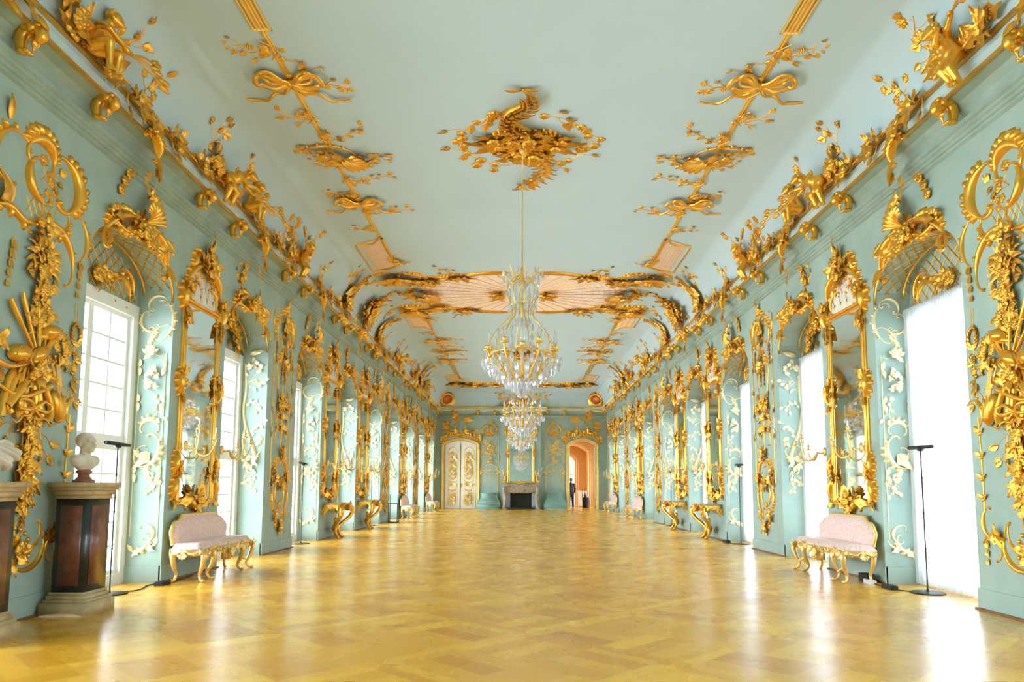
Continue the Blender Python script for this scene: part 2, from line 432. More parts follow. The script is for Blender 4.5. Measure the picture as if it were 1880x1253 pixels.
def cluster(m, c, rx, ry, n=14, size=.12, seed=0, fl=.35, w0=.02, up=None):
    """heap of acanthus leaves and flowers round a point"""
    R = random.Random(seed)
    for i in range(n):
        a = TAU * (i + R.random() * .7) / n; q = R.uniform(.15, .75)
        p = (c[0] + rx * q * cos(a), c[1] + ry * q * sin(a)); hh = (1 - q) * size * .6 + w0
        if R.random() < fl: m.flower(p, size * R.uniform(.35, .55), R.choice((5, 6, 7)), w0=hh, ph=R.random() * 6)
        else:
            aa = math.atan2(ry * sin(a), rx * cos(a)) if up is None else up + R.uniform(-.9, .9)
            m.leaf(p, aa + R.uniform(-.5, .5), size * R.uniform(.9, 1.5), size * R.uniform(.32, .5), R.uniform(-1, 1), .35, lob=R.choice((2, 3)), w0=hh * .6, nt=7)
    return m

def husks(m, p0, p1, n=5, size=.07, w0=0., bead=True):
    p0 = np.array(p0, float); p1 = np.array(p1, float); d = p1 - p0; a = math.atan2(d[1], d[0])
    for i in range(n):
        p = p0 + d * i / n; s = size * (1 - .4 * i / n)
        for o in (-.45, 0, .45): m.leaf(p, a + o, s * 1.5, s * .34, -o * .5, .3, w0=w0, nt=4)
        if bead: m.blob(p, s * .22, s * .22, h=s * .35, w0=w0, n=7, m=2)
    return m

def bow(m, c, s=.3, tail=.6, w0=.01, ang=0.):
    def T(P):
        P = np.asarray(P, float) * s; z = (P[:, 0] + 1j * P[:, 1]) * complex(cos(ang), sin(ang)); return np.stack([z.real + c[0], z.imag + c[1]], 1)
    for sd in (-1, 1):
        P = crv(T([(0, 0), (sd * .5, .32), (sd * 1., .28), (sd * 1.05, -.02), (sd * .6, -.12), (0, 0)]), 22)
        m.sweep(np.c_[P, w0 + .03 * s + .1 * s * np.abs(np.sin(np.linspace(0, 3 * pi, 22)))], .085 * s, .07 * s)
        P = crv(T([(0, 0), (sd * .35, -.35), (sd * .8, -.45), (sd * (.9 + tail * .4), -.75), (sd * (1 + tail), -.6)]), 18)
        m.sweep(np.c_[P, w0 + .08 * s * np.abs(np.sin(np.linspace(0, 2.5 * pi, 18)))], .07 * s * np.linspace(1, .5, 18), .06 * s)
    m.blob(c, .13 * s, .11 * s, h=.16 * s, w0=w0)

# ---- signed-distance figures meshed with surface nets
def sdf_mesh(prims, res, k=.02, neg=(), bump=None):
    lo = np.array([1e9] * 3); hi = -lo
    for p in prims:
        if p[0] == 'c':
            for q, r in ((p[1], p[3]), (p[2], p[4])):
                lo = np.minimum(lo, np.array(q) - r); hi = np.maximum(hi, np.array(q) + r)
        else:
            r = max(p[2]); lo = np.minimum(lo, np.array(p[1]) - r); hi = np.maximum(hi, np.array(p[1]) + r)
    lo -= 2.5 * res; hi += 2.5 * res
    n = np.ceil((hi - lo) / res).astype(int) + 1
    ax = [lo[i] + res * np.arange(n[i]) for i in range(3)]
    Pg = np.stack(np.meshgrid(*ax, indexing='ij'), -1).reshape(-1, 3)
    def dist(p):
        if p[0] == 'c':
            a = np.array(p[1], float); b = np.array(p[2], float); ab = b - a
            t = np.clip(((Pg - a) @ ab) / max(1e-9, ab @ ab), 0, 1)
            return np.linalg.norm(Pg - a - t[:, None] * ab, axis=1) - (p[3] + (p[4] - p[3]) * t)
        q = Pg - np.array(p[1]); r = np.array(p[2], float)
        if len(p) > 3 and p[3] is not None: q = q @ np.array(Matrix.Rotation(p[3][0], 3, p[3][1]))
        k0 = np.linalg.norm(q / r, axis=1); k1 = np.linalg.norm(q / r ** 2, axis=1) + 1e-9
        return k0 * (k0 - 1) / k1
    D = None
    for p in prims:
        d = dist(p)
        if D is None: D = d
        else:
            h = np.clip(.5 + .5 * (D - d) / k, 0, 1); D = D * (1 - h) + d * h - k * h * (1 - h)
    for p in neg:
        d = -dist(p); kk = k * .5; h = np.clip(.5 - .5 * (D - d) / kk, 0, 1); D = D * (1 - h) + d * h + kk * h * (1 - h)
    if bump is not None: D = D - bump(Pg)
    D = D.reshape(n)
    C = tuple(x - 1 for x in n)
    acc = np.zeros(C + (3,)); cnt = np.zeros(C)
    offs = [(i, j, l) for i in (0, 1) for j in (0, 1) for l in (0, 1)]
    sl = lambda o: tuple(slice(o[a], o[a] + C[a]) for a in range(3))
    for o in offs:
        for a in range(3):
            if o[a]: continue
            o2 = list(o); o2[a] = 1
            d0, d1 = D[sl(o)], D[sl(o2)]; x = (d0 < 0) != (d1 < 0)
            t = np.where(x, d0 / np.where(x, d0 - d1, 1), 0)
            for b in range(3): acc[..., b] += np.where(x, o[b] + (t if b == a else 0), 0)
            cnt += x
    idx = -np.ones(C, int); act = cnt > 0; idx[act] = np.arange(act.sum())
    ii = np.argwhere(act); V = lo + res * (ii + acc[act] / cnt[act][:, None])
    F = []
    for a in range(3):
        b, c = (a + 1) % 3, (a + 2) % 3
        s0 = [slice(1, -1)] * 3; s0[a] = slice(0, -1); s1 = [slice(1, -1)] * 3; s1[a] = slice(1, None)
        d0, d1 = D[tuple(s0)], D[tuple(s1)]
        for e in np.argwhere((d0 < 0) != (d1 < 0)):
            g = e.copy(); g[b] += 1; g[c] += 1
            q = []
            for db, dc in ((-1, -1), (0, -1), (0, 0), (-1, 0)):
                h = g.copy(); h[b] += db; h[c] += dc; q.append(idx[tuple(h)])
            if min(q) < 0: continue
            F.append(tuple(q) if d0[tuple(e)] < 0 else tuple(q[::-1]))
    return V, F
SKY, EXPO = 9.0, 0.77
# ------------------------------------------------------------------ layout of the gallery
WX = 5.01            # half width between the pier faces
REV = .52            # depth of the window recesses
Y0, Y1 = -.65, 41.3
PER = 3.8
YC = 20.33           # middle of the room (a window)
CEIL = 6.95
WIN = [YC + PER * k for k in range(-5, 6)]               # window centres, both sides
PIER = [YC + PER * (k + .5) for k in range(-6, 6)]       # pier centres; PIER[2] stands nearest the lens
HW = 1.015           # half width of a recess
ZS, ZA = 3.95, 4.58  # spring and apex of the recess arches
WT = 3.86            # head of the windows
PH = {2: 'the nearest {s} pier', 3: 'the {s} pier of the near pink settee', 4: 'the {s} pier before the console tables', 5: 'the {s} pier of the nearer console table',
      6: 'the {s} pier of the farther console table', 7: 'the {s} pier past the console tables', 8: 'the {s} pier of the second settee',
      9: 'the {s} pier between the far settees', 10: 'the {s} pier of the farthest settee', 11: 'the {s} half pier in the far corner', 1: 'the {s} pier beside the lens'}
ORD = ['first', 'second', 'third', 'fourth', 'fifth', 'sixth', 'seventh', 'eighth', 'ninth']
def wall_frame(side):      # x of the wall face and the rotation that turns a wall-front object to it
    return (-WX, pi / 2) if side == 'left' else (WX, -pi / 2)

def arch(n=16, a=HW, zs=ZS, za=ZA):
    return [(-a * cos(pi * i / n), zs + (za - zs) * sin(pi * i / n) ** .85) for i in range(n + 1)]

# ------------------------------------------------------------------ shell
def side_wall(side):
    sx = -1 if side == 'left' else 1
    m = M(); X, XB, ZT = sx * WX, sx * (WX + REV), 5.6
    edges = [Y0] + [e for w in WIN for e in (w - HW, w + HW)] + [Y1]
    for i in range(0, len(edges), 2):
        a, b = edges[i], edges[i + 1]
        m.raw([(X, a, 0), (X, b, 0), (X, b, ZT), (X, a, ZT)], [(0, 1, 2, 3)])
    A = arch()
    for w in WIN:
        for (u0, z0), (u1, z1) in zip(A[:-1], A[1:]):
            m.raw([(X, w + u0, z0), (X, w + u1, z1), (X, w + u1, ZT), (X, w + u0, ZT)], [(0, 1, 2, 3)])
            m.raw([(X, w + u0, z0), (X, w + u1, z1), (XB, w + u1, z1), (XB, w + u0, z0)], [(0, 1, 2, 3)])
            m.raw([(XB, w + u0, WT), (XB, w + u1, WT), (XB, w + u1, z1), (XB, w + u0, z0)], [(0, 1, 2, 3)])
        for q in (-HW, HW):
            m.raw([(X, w + q, 0), (XB, w + q, 0), (XB, w + q, ZS), (X, w + q, ZS)], [(0, 1, 2, 3)])
    o = link('wall_' + side, m.mesh('wall', mode=None, smooth=False), 'wall'); tag(o, kind='structure'); return o
side_wall('left'); side_wall('right')

fl = M(); fl.raw([(-5.75, Y0 - .2, 0), (5.75, Y0 - .2, 0), (5.75, Y1, 0), (-5.75, Y1, 0)], [(0, 1, 2, 3)])
fl.raw([(1.2, Y1, 0), (7.2, Y1, 0), (7.2, 56, 0), (1.2, 56, 0)], [(0, 1, 2, 3)])
tag(link('floor', fl.mesh('floor', mode=None, smooth=False), 'parquet'), kind='structure')

# doorway in the far wall
DX0, DX1, DZ, DA = 2.80, 4.30, 3.72, 3.95
def back_wall():
    m = M(); Y = Y1; ZT = 5.6
    m.raw([(-WX, Y, 0), (DX0, Y, 0), (DX0, Y, ZT), (-WX, Y, ZT)], [(0, 1, 2, 3)])
    m.raw([(DX1, Y, 0), (WX, Y, 0), (WX, Y, ZT), (DX1, Y, ZT)], [(0, 1, 2, 3)])
    n = 10
    P = [(DX0 + (DX1 - DX0) * i / n, DZ + (DA - DZ) * sin(pi * i / n)) for i in range(n + 1)]
    for (a, z), (b, y) in zip(P[:-1], P[1:]):
        m.raw([(a, Y, z), (b, Y, y), (b, Y, ZT), (a, Y, ZT)], [(0, 1, 2, 3)])
        m.raw([(a, Y, z), (b, Y, y), (b, Y + .34, y), (a, Y + .34, z)], [(0, 1, 2, 3)])
    for x in (DX0, DX1): m.raw([(x, Y, 0), (x, Y + .34, 0), (x, Y + .34, DZ), (x, Y, DZ)], [(0, 1, 2, 3)])
    # chimney breast
    m.box((-1.2, Y - .22, 0), (1.13, Y, 5.6))
    tag(link('wall_back', m.mesh('wall_back', mode=None, smooth=False), 'wall'), kind='structure')
back_wall()
m = M(); m.raw([(-5.6, Y0, 0), (5.6, Y0, 0), (5.6, Y0, 5.95), (-5.6, Y0, 5.95)], [(0, 1, 2, 3)])
tag(link('wall_front', m.mesh('wall_front', mode=None, smooth=False), 'wall'), kind='structure')

# ceiling: flat field with a cove all round
COVE = [(.30 + 1.05 * (1 - cos(t)), 5.90 + 1.05 * sin(t)) for t in np.linspace(0, pi / 2, 12)]
def ring(i, z): return [(-WX + i, Y0 + i, z), (WX - i, Y0 + i, z), (WX - i, Y1 - i, z), (-WX + i, Y1 - i, z)]
m = M()
for (i0, z0), (i1, z1) in zip(COVE[:-1], COVE[1:]):
    a, b = ring(i0, z0), ring(i1, z1)
    for k in range(4):
        q = (k + 1) % 4
        m.raw([a[k], a[q], b[q], b[k]], [(0, 1, 2, 3)])
m.raw(ring(*COVE[-1]), [(0, 1, 2, 3)])
def weld(me):
    import bmesh
    b = bmesh.new(); b.from_mesh(me); bmesh.ops.remove_doubles(b, verts=b.verts, dist=1e-4); b.to_mesh(me); b.free(); return me
ce = weld(m.mesh('ceiling', mode=None, smooth=False))
ce.polygons.foreach_set('use_smooth', [True] * len(ce.polygons))
ce.set_sharp_from_angle(angle=radians(40))
tag(link('ceiling', ce, 'ceiling'), kind='structure')
def cove_z(inset):
    """height of the ceiling at a distance from the wall plane"""
    if inset >= 1.35: return CEIL
    return 5.90 + 1.05 * sin(math.acos(max(-1, min(1, 1 - (inset - .30) / 1.05)))) if inset > .30 else 5.90

# cornice following the walls and the chimney breast
PATH = [(-WX, Y0), (-WX, Y1), (-1.2, Y1), (-1.2, Y1 - .22), (1.13, Y1 - .22), (1.13, Y1), (WX, Y1), (WX, Y0)]
def inset_path(d):
    out = []; n = len(PATH)
    for k in range(n):
        p, a, b = PATH[k], PATH[k - 1], PATH[(k + 1) % n]
        off = np.zeros(2)
        for s, e in ((a, p), (p, b)):
            t = np.array(e) - np.array(s); t /= np.linalg.norm(t); off += np.array([t[1], -t[0]])
        out.append((p[0] + off[0] * d, p[1] + off[1] * d))
    return out
def run(prof, name, matn):
    m = M(); G = [[(x, y, z) for x, y in inset_path(d)] for d, z in prof]
    m.grid(G, cv=True)
    me = m.mesh(name, mode=None, smooth=False); tag(link(name, me, matn), kind='structure')
run([(0, 5.24), (.035, 5.26), (.035, 5.29), (.06, 5.30), (.06, 5.335), (.085, 5.35), (.085, 5.385), (.115, 5.40), (.115, 5.45), (.06, 5.46), (.05, 5.50), (.07, 5.58), (.14, 5.65), (.27, 5.68)], 'trim_1', 'cornice')
run([(.27, 5.68), (.315, 5.72), (.335, 5.78), (.33, 5.84), (.30, 5.885), (.30, 5.90), (.0, 5.90)], 'trim_2', 'cornice_pale')
def rail(name, d, z, r):
    m = M(); p = [(x, y, z) for x, y in inset_path(d)]
    for a, b in zip(p[:-1], p[1:]): m.tube([a, b], r, 8)
    tag(link(name, m.mesh(name, mode=None), 'gold_bright'), kind='structure')
rail('trim_3', .29, 5.69, .028); rail('trim_4', .33, 5.885, .028); rail('trim_5', .305, 5.94, .016)

# baseboards and the thin wooden strip along the floor
def baseboard(side):
    sx = -1 if side == 'left' else 1
    m = M(); st = M()
    e = [Y0] + [v for w in WIN for v in (w - HW, w + HW)] + [Y1]
    for i in range(0, len(e), 2):
        m.box((sx * (WX - .018), e[i] - .018 * (i > 0), 0), (sx * (WX + .02), e[i + 1] + .018, .23))
        st.box((sx * (WX - .05), e[i] - .03 * (i > 0), 0), (sx * (WX - .018), e[i + 1] + .03, .022))
    for w in WIN:
        for q in (-1, 1):
            m.box((min(sx * WX, sx * (WX + REV)), w + q * HW - .018, 0), (max(sx * WX, sx * (WX + REV)), w + q * HW + .018, .23))
    o = tag(link('baseboard_' + side, m.mesh('bb', mode=None, smooth=False), 'wall'), kind='structure')
    link('floor_strip', st.mesh('strip', mode=None, smooth=False), mat('brown_floor_strip', lin(140, 92, 50), .5, noise=.15), o)
baseboard('left'); baseboard('right')
m = M()
for a, b in ((-2.4, -1.2), (1.13, 2.55)): m.box((a, Y1 - .018, 0), (b, Y1, .23))
for a, b in ((-WX, -4.7), (4.7, WX)): m.box((a, Y1 - .018, 0), (b, Y1, .23))
tag(link('baseboard_back', m.mesh('bb', mode=None, smooth=False), 'wall'), kind='structure')

# ------------------------------------------------------------------ windows (local: x along the wall, y outward, z up)
def window_meshes():
    W2, Z0, ZT, ZM = .97, .10, WT, 1.86
    cas = M()
    cas.box((-HW, -.03, 0), (-HW + .13, .12, ZT)); cas.box((HW - .13, -.03, 0), (HW, .12, ZT))
    cas.box((-HW + .13, -.03, ZT - .17), (HW - .13, .12, ZT)); cas.box((-HW + .13, -.02, 0), (HW - .13, .12, Z0 + .04))
    sash = M(); xi = HW - .13; fw = .055
    def frame(x0, x1, z0, z1):
        sash.box((x0, .03, z0), (x0 + fw, .08, z1)); sash.box((x1 - fw, .03, z0), (x1, .08, z1))
        sash.box((x0 + fw, .03, z0), (x1 - fw, .08, z0 + fw)); sash.box((x0 + fw, .03, z1 - fw), (x1 - fw, .08, z1))
    zt = ZT - .17
    leaves = [(-xi, 0, Z0 + .04, ZM), (0, xi, Z0 + .04, ZM), (-xi, 0, ZM + .09, zt), (0, xi, ZM + .09, zt)]
    for l in leaves: frame(*l)
    sash.box((-xi, .01, ZM), (xi, .09, ZM + .09))
    bars = M(); pane = M()
    for x0, x1, z0, z1 in leaves:
        xm = (x0 + x1) / 2; bars.box((xm - .015, .035, z0 + fw), (xm + .015, .07, z1 - fw))
        for i in range(1, 5):
            z = z0 + fw + (z1 - z0 - 2 * fw) * i / 5
            bars.box((x0 + fw, .042, z - .015), (x1 - fw, .068, z + .015))
        pane.raw([(x0 + fw, .055, z0 + fw), (x1 - fw, .055, z0 + fw), (x1 - fw, .055, z1 - fw), (x0 + fw, .055, z1 - fw)], [(0, 1, 2, 3)])
    hnd = M(); hnd.box((-.012, .0, 1.05), (.012, .03, 1.2)); hnd.ball((0, -.02, 1.17), .018)
    return [(n, x.mesh(n, mode=None, smooth=False), mm) for n, x, mm in
            (('casing', cas, 'white'), ('sash', sash, 'white'), ('glazing_bars', bars, 'white'), ('pane', pane, 'pane'), ('window_handle', hnd, 'black'))]
WM = window_meshes(); nwin = 0
SHUT = []
for side in ('left', 'right'):
    sx = -1 if side == 'left' else 1
    for k, y in enumerate(WIN):
        nwin += 1
        rz = pi / 2 if side == 'left' else -pi / 2
        o = empty('window_%d' % nwin, (sx * (WX + REV), y, 0), rz); tag(o, kind='structure')
        for n, me, mm in WM: link(n, me, mm, o)
        li = bpy.data.lights.new('daylight_portal', 'AREA'); li.shape = 'RECTANGLE'; li.size = 1.9; li.size_y = WT - .1
        li.cycles.is_portal = True
        lo = bpy.data.objects.new('daylight_portal', li); COL.objects.link(lo)
        lo.location = (sx * (WX + REV + .16), y, WT / 2); lo.rotation_euler = (0, pi / 2 * sx, 0)   # emits along -Z -> into the room
        lo.rotation_euler = (radians(90), 0, radians(90) * (1 if sx > 0 else -1))

# sheer curtains on the right-hand windows
def curtain_mesh(u0, u1, seed):
    R = random.Random(seed); m = M(); nu, nz = 70, 8; G = []
    ph = R.random() * 6
    for i in range(nu + 1):
        f = i / nu; row = []
        for j in range(nz + 1):
            z = .015 + (WT - .05 - .015) * j / nz
            row.append((u0 + (u1 - u0) * f, -.022 * sin(f * 62 + ph + .4 * sin(j)) * (1 - .35 * j / nz) - .008 * sin(f * 23 + j * .5), z))
        G.append(row)
    m.grid(G); return m.mesh('curtain_panel', mode=None)
CM = [curtain_mesh(-.985, -.2, 1), curtain_mesh(-.24, .985, 2)]
rod = M(); rod.tube([(-HW + .01, 0, WT - .045), (HW - .01, 0, WT - .045)], .012)
hd = M()
for i in range(40): hd.ball((-.97 + 1.94 * i / 39, -.01, WT - .03), (.026, .012, .028), 6, 4)
rodm, hdm = rod.mesh('rod', mode=None), hd.mesh('heading', mode=None)
for k, y in enumerate(WIN):
    if k < 1: continue
    t = empty('sheer_curtain', (WX + REV - .10, y, 0), -pi / 2)
    lab = ('sheer white curtain over the right window behind the edge of the frame' if k < 2 else
           'floor-length sheer white curtain drawn over the %s right window, counted from the front' % ORD[k - 2])
    tag(t, lab, 'curtain', 'sheer curtains on the right windows')
    for me in CM: link('curtain_panel', me, 'curtain', t)
    link('curtain_rod', rodm, 'white', t); link('ruffled_heading', hdm, 'curtain', t)

# ------------------------------------------------------------------ world, camera
w = bpy.data.worlds.new('daylight'); scene.world = w; w.use_nodes = True
wt = w.node_tree; bg = wt.nodes['Background']; bg.inputs[0].default_value = (.76, .88, 1.0, 1)
# overcast sky, brightest abreast of the two long walls
tcw = node(wt, 'ShaderNodeTexCoord'); sxw = node(wt, 'ShaderNodeSeparateXYZ'); wt.links.new(tcw.outputs['Generated'], sxw.inputs[0])
wt.links.new(mth(wt, 'MULTIPLY', mth(wt, 'ADD', .07, mth(wt, 'MULTIPLY', mth(wt, 'MULTIPLY', sxw.outputs[0], sxw.outputs[0]), 1.95)), SKY), bg.inputs[1])

cam = bpy.data.cameras.new('camera'); co = bpy.data.objects.new('camera', cam); COL.objects.link(co); scene.camera = co
F, PIT, YAW, ROL, CX, CY = 1300., .0987, .0061, -.0026, 963.7, 764.2
cam.sensor_fit = 'HORIZONTAL'; cam.sensor_width = 36; cam.lens = F / 1880 * 36
cam.shift_x = -(CX - 940) / 1880; cam.shift_y = (CY - 626.5) / 1880
cam.clip_start = .02; cam.clip_end = 200
co.location = (-.0567, 0, 1.3348)
co.matrix_world = (Matrix.Translation(co.location) @ Matrix.Rotation(-YAW, 4, 'Z') @ Matrix.Rotation(pi / 2 + PIT, 4, 'X') @ Matrix.Rotation(-ROL, 4, 'Z'))
vs = scene.view_settings; vs.view_transform = 'Standard'; vs.look = 'None'; vs.exposure = EXPO; vs.gamma = 1; vs.use_curve_mapping = False
# ------------------------------------------------------------------ gilded wall ornament
KIND = {}
def pieces(m, gap=.03):
    """a part whose geometry falls into a few clearly separate lumps becomes that many parts"""
    V = m.arr(); n = len(V); par = np.arange(n)
    def find(a):
        while par[a] != a: par[a] = par[par[a]]; a = par[a]
        return a
    for f in m.F:
        a = find(f[0])
        for i in f[1:]: par[find(i)] = a
    root = np.array([find(i) for i in range(n)]); ids = np.unique(root)
    if len(ids) < 2 or len(ids) > 400: return [m]
    lo = np.array([V[root == r].min(0) for r in ids]) - gap; hi = np.array([V[root == r].max(0) for r in ids]) + gap
    g = np.arange(len(ids))
    ov = np.all((lo[:, None] <= hi[None]) & (lo[None] <= hi[:, None]), -1)
    seen = -np.ones(len(ids), int); k = 0
    for i in range(len(ids)):
        if seen[i] >= 0: continue
        st = [i]; seen[i] = k
        while st:
            a = st.pop()
            for b in np.where(ov[a] & (seen < 0))[0]: seen[b] = k; st.append(b)
        k += 1
    cnt = np.array([sum((root == ids[i]).sum() for i in np.where(seen == c)[0]) for c in range(k)])
    big = [c for c in range(k) if cnt[c] > .15 * n]
    if len(big) < 2: return [m]
    ctr = [np.mean([(lo[i] + hi[i]) / 2 for i in np.where(seen == c)[0]], 0) for c in range(k)]
    to = {c: c if c in big else min(big, key=lambda b: np.linalg.norm(ctr[b] - ctr[c])) for c in range(k)}
    vc = np.array([to[seen[np.searchsorted(ids, r)]] for r in root]); out = []
    for c in big:
        idx = np.where(vc == c)[0]; mp = -np.ones(n, int); mp[idx] = np.arange(len(idx)); q = M()
        q.raw(V[idx], [tuple(mp[i] for i in f) for f in m.F if vc[f[0]] == c]); out.append(q)
    return out
def kind(key, spec):
    """spec: list of (part name, M, material[, label]); meshes are shared by every copy"""
    KIND[key] = [[s[0], q, s[2], s[3] if len(s) > 3 else None, {}] for s in spec for q in pieces(s[1])]
def place(key, name, label, cat, group, loc, rz=0., mirror=False, base=0., mode='wall', par=None):
    """an Empty at the base of the thing with one mesh object per part"""
    o = empty(name, (loc[0], loc[1], loc[2] + (base if mode == 'wall' else 0)), rz); tag(o, label, cat, group)
    for nm, mm, mt, lb, cache in KIND[key]:
        if mirror not in cache: cache[mirror] = mm.mesh(nm, mode=mode, mirror=mirror, off=(0, base, 0) if mode == 'wall' else (0, 0, 0))
        c = link(nm, cache[mirror], mt, o)
        if lb: c['label'] = lb
    return o

# ---- A: tall trophy panel (nearest piers)
def relief_trophy():
    c = M()
    c.scroll((-.18, 4.76), (.20, 4.72), 1, 2.6, .30, .055, ruffle=9, h=.07)
    c.scroll((.40, 4.84), (.50, 4.30), 1, 2.3, .4, .055, ruffle=9, h=.07)
    c.scroll((-.34, 4.80), (-.56, 4.30), -1, 2.2, .35, .036, ruffle=6)
    c.scroll((-.12, 4.62), (.06, 4.24), -1, 2.2, .4, .036, h=.055)
    c.scroll((.50, 4.22), (.22, 4.02), 1, 2.2, .45, .032, ruffle=5)
    c.scroll((.04, 4.06), (-.62, 3.92), 1, 2.0, .35, .036, 'S', ruffle=4)
    c.scroll((.06, 4.06), (.62, 3.70), 1, 1.8, .3, .036, ruffle=3)
    c.leaf((-.40, 4.02), 2.2, .36, .10, .3, .4, lob=4); c.leaf((-.46, 4.86), 1.7, .24, .05, .3, .3)
    vine(c, [(.02, 4.46), (.16, 4.58), (.34, 4.55)], 5, .085, 3, fl=.8, tend=.6)
    vine(c, [(.1, 4.35), (.28, 4.42), (.30, 4.3)], 4, .07, 8, fl=.5)
    for i in range(5):      # trellis patch under the crest
        c.sweep([(-.16 + i * .09, 4.06), (-.06 + i * .09, 4.24)], .007); c.sweep([(-.06 + i * .09, 4.04), (-.16 + i * .09, 4.22)], .007)
    cluster(c, (.08, 3.94), .16, .14, 9, .13, 5, fl=.2)
    g = M()
    g.sweep(crv([(.10, 3.9), (.14, 3.5), (.10, 3.0)], 14), .03)
    for i, (u, v) in enumerate([(.10, 3.78), (.16, 3.62), (.05, 3.5), (.14, 3.36), (.08, 3.22), (.16, 3.1), (.06, 3.0)]):
        cluster(g, (u, v), .15, .14, 12, .092, 20 + i, fl=.35)
    for sd in (-1, 1):
        [g.leaf((.1, 3.66 - .03 * j_), pi / 2 + sd * (.5 + .28 * j_), .30, .035, sd * 1.3, .25, nt=7) for j_ in range(4)]
        g.leaf((.1, 3.34), -pi / 2 + sd * .9, .24, .06, -sd * .5, .3, lob=4)
    husks(g, (-.3, 3.72), (-.36, 3.2), 5, .075); husks(g, (.34, 3.8), (.34, 3.3), 5, .075)
    t = M()
    for p, q, r in (((.0, 2.70), (-.34, 3.12), .022), ((.04, 2.72), (-.18, 3.22), .020), ((.1, 2.74), (.06, 3.18), .018), ((.18, 2.74), (.22, 3.08), .015)):
        t.sweep(crv([p, q], 8), np.array([.5, .6, .7, .8, .9, 1.2, 1.5, .6]) * r, np.array([1] * 8) * r * 1.6, w0=.04)
    t.blob((.24, 2.92), .11, .075, .3, .09, .05, 12, 4); t.blob((.24, 2.88), .17, .045, .3, .04, .05, 12, 3)         # hat
    t.blob((-.16, 2.62), .15, .09, .3, .10, .03, 14, 4); t.blob((.10, 2.66), .15, .075, .55, .10, .03, 14, 4)         # basket and drum
    for i in range(6): t.sweep(crv([(-.28 + i * .05, 2.55), (-.25 + i * .05, 2.63), (-.22 + i * .05, 2.68)], 6), .008, w0=.10)
    t.sweep(crv([(-.62, 2.52), (-.3, 2.47), (.02, 2.55)], 10), np.linspace(.035, .016, 10), w0=.06)                   # flute and horn
    t.sweep(crv([(-.52, 2.30), (-.1, 2.2), (.30, 2.36)], 10), np.linspace(.014, .036, 10), w0=.06)
    t.sweep(crv([(.30, 2.84), (.0, 2.40), (-.30, 2.08)], 10), np.linspace(.03, .05, 10), w0=.05)                      # quiver
    t.blob((.46, 2.16), .085, .19, .45, .08, .03, 14, 4); t.sweep([(.42, 2.3), (.28, 2.60)], .016, w0=.07)            # lute
    for i in range(4): t.sweep([(.41 + .03 * i, 2.06 + .01 * i), (.29 + .015 * i, 2.58)], .003, w0=.12)
    for i in range(7):      # folds of the drapery
        u = -.30 + .10 * i; t.sweep(crv([(.02 + u * .25, 2.58), (u * .8, 2.38), (u * 1.15 + .03 * (-1) ** i, 2.12), (u * 1.1, 1.98 + .05 * (i % 2))], 12), np.linspace(.022, .045, 12), np.linspace(.03, .06, 12), w0=.02)
    for i, (u, v, a, L) in enumerate([(.26, 2.52, -.9, .26), (-.36, 2.42, -2.3, .26), (-.5, 2.38, -1.9, .22), (.34, 2.62, .3, .24), (-.44, 2.62, 2.6, .24)]):
        t.leaf((u, v), a, L, .06, .5 * (-1) ** i, .3, w0=.04, nt=8, lob=4)
    cluster(t, (.44, 2.78), .22, .26, 18, .11, 41, fl=.6); cluster(t, (.08, 2.46), .26, .16, 14, .11, 42, fl=.3, w0=.06); cluster(t, (-.46, 2.70), .14, .14, 11, .095, 43, fl=.4); cluster(t, (.1, 3.0), .2, .14, 12, .10, 44, fl=.4)
    bow(t, (.06, 2.10), .22, .5, .07)
    d = M()
    d.sweep(crv([(.08, 2.1), (.04, 1.6), (.02, 1.14)], 14), .035)
    for i in range(8):
        v = 2.02 - i * .115; s = .14 + .02 * (i % 3)
        cluster(d, (.06 + .03 * (-1) ** i, v), .13, .13, 11, s * .72, 60 + i, fl=.35, up=-pi / 2)
    for sd in (-1, 1):
        vine(d, [(.06, 2.0), (.06 + sd * .22, 1.86), (.06 + sd * .26, 1.56)], 7, .08, 70 + sd, fl=.2)
        d.leaf((.04, 1.5), -pi / 2 + sd * .5, .34, .09, sd * .3, .3, lob=4)
    d.leaf((.03, 1.3), -pi / 2, .3, .07, .2, .3, lob=4)
    f = M()
    f.scroll((.0, .84), (.36, .80), -1, 2.7, .25, .026, ruffle=0); f.leaf((.46, .74), 1.1, .22, .07, .5, .4, lob=3); f.leaf((.44, .76), .4, .2, .06, -.6, .4, lob=3)
    f.scroll((.05, .52), (.44, .78), -1, 2.2, .2, .028); f.scroll((-.05, .52), (-.44, .78), 1, 2.2, .2, .028)
    f.leaf((-.46, .74), 2.0, .22, .07, -.5, .4, lob=3)
    cluster(f, (.0, .70), .15, .12, 9, .13, 90, fl=.4)
    for i in range(11): a = -.25 + (pi + .5) * i / 10; f.blob((.0 + .23 * cos(a), .68 + .23 * sin(a)), .026, .026, h=.03)
    vine(f, [(.02, 1.15), (.12, 1.0), (.08, .86)], 5, .07, 93)
    sp = [('crest', c, 'gold'), ('festoon', g, 'gold'), ('trophy', t, 'gold'), ('drop', d, 'gold'), ('foot_scrolls', f, 'gold')]
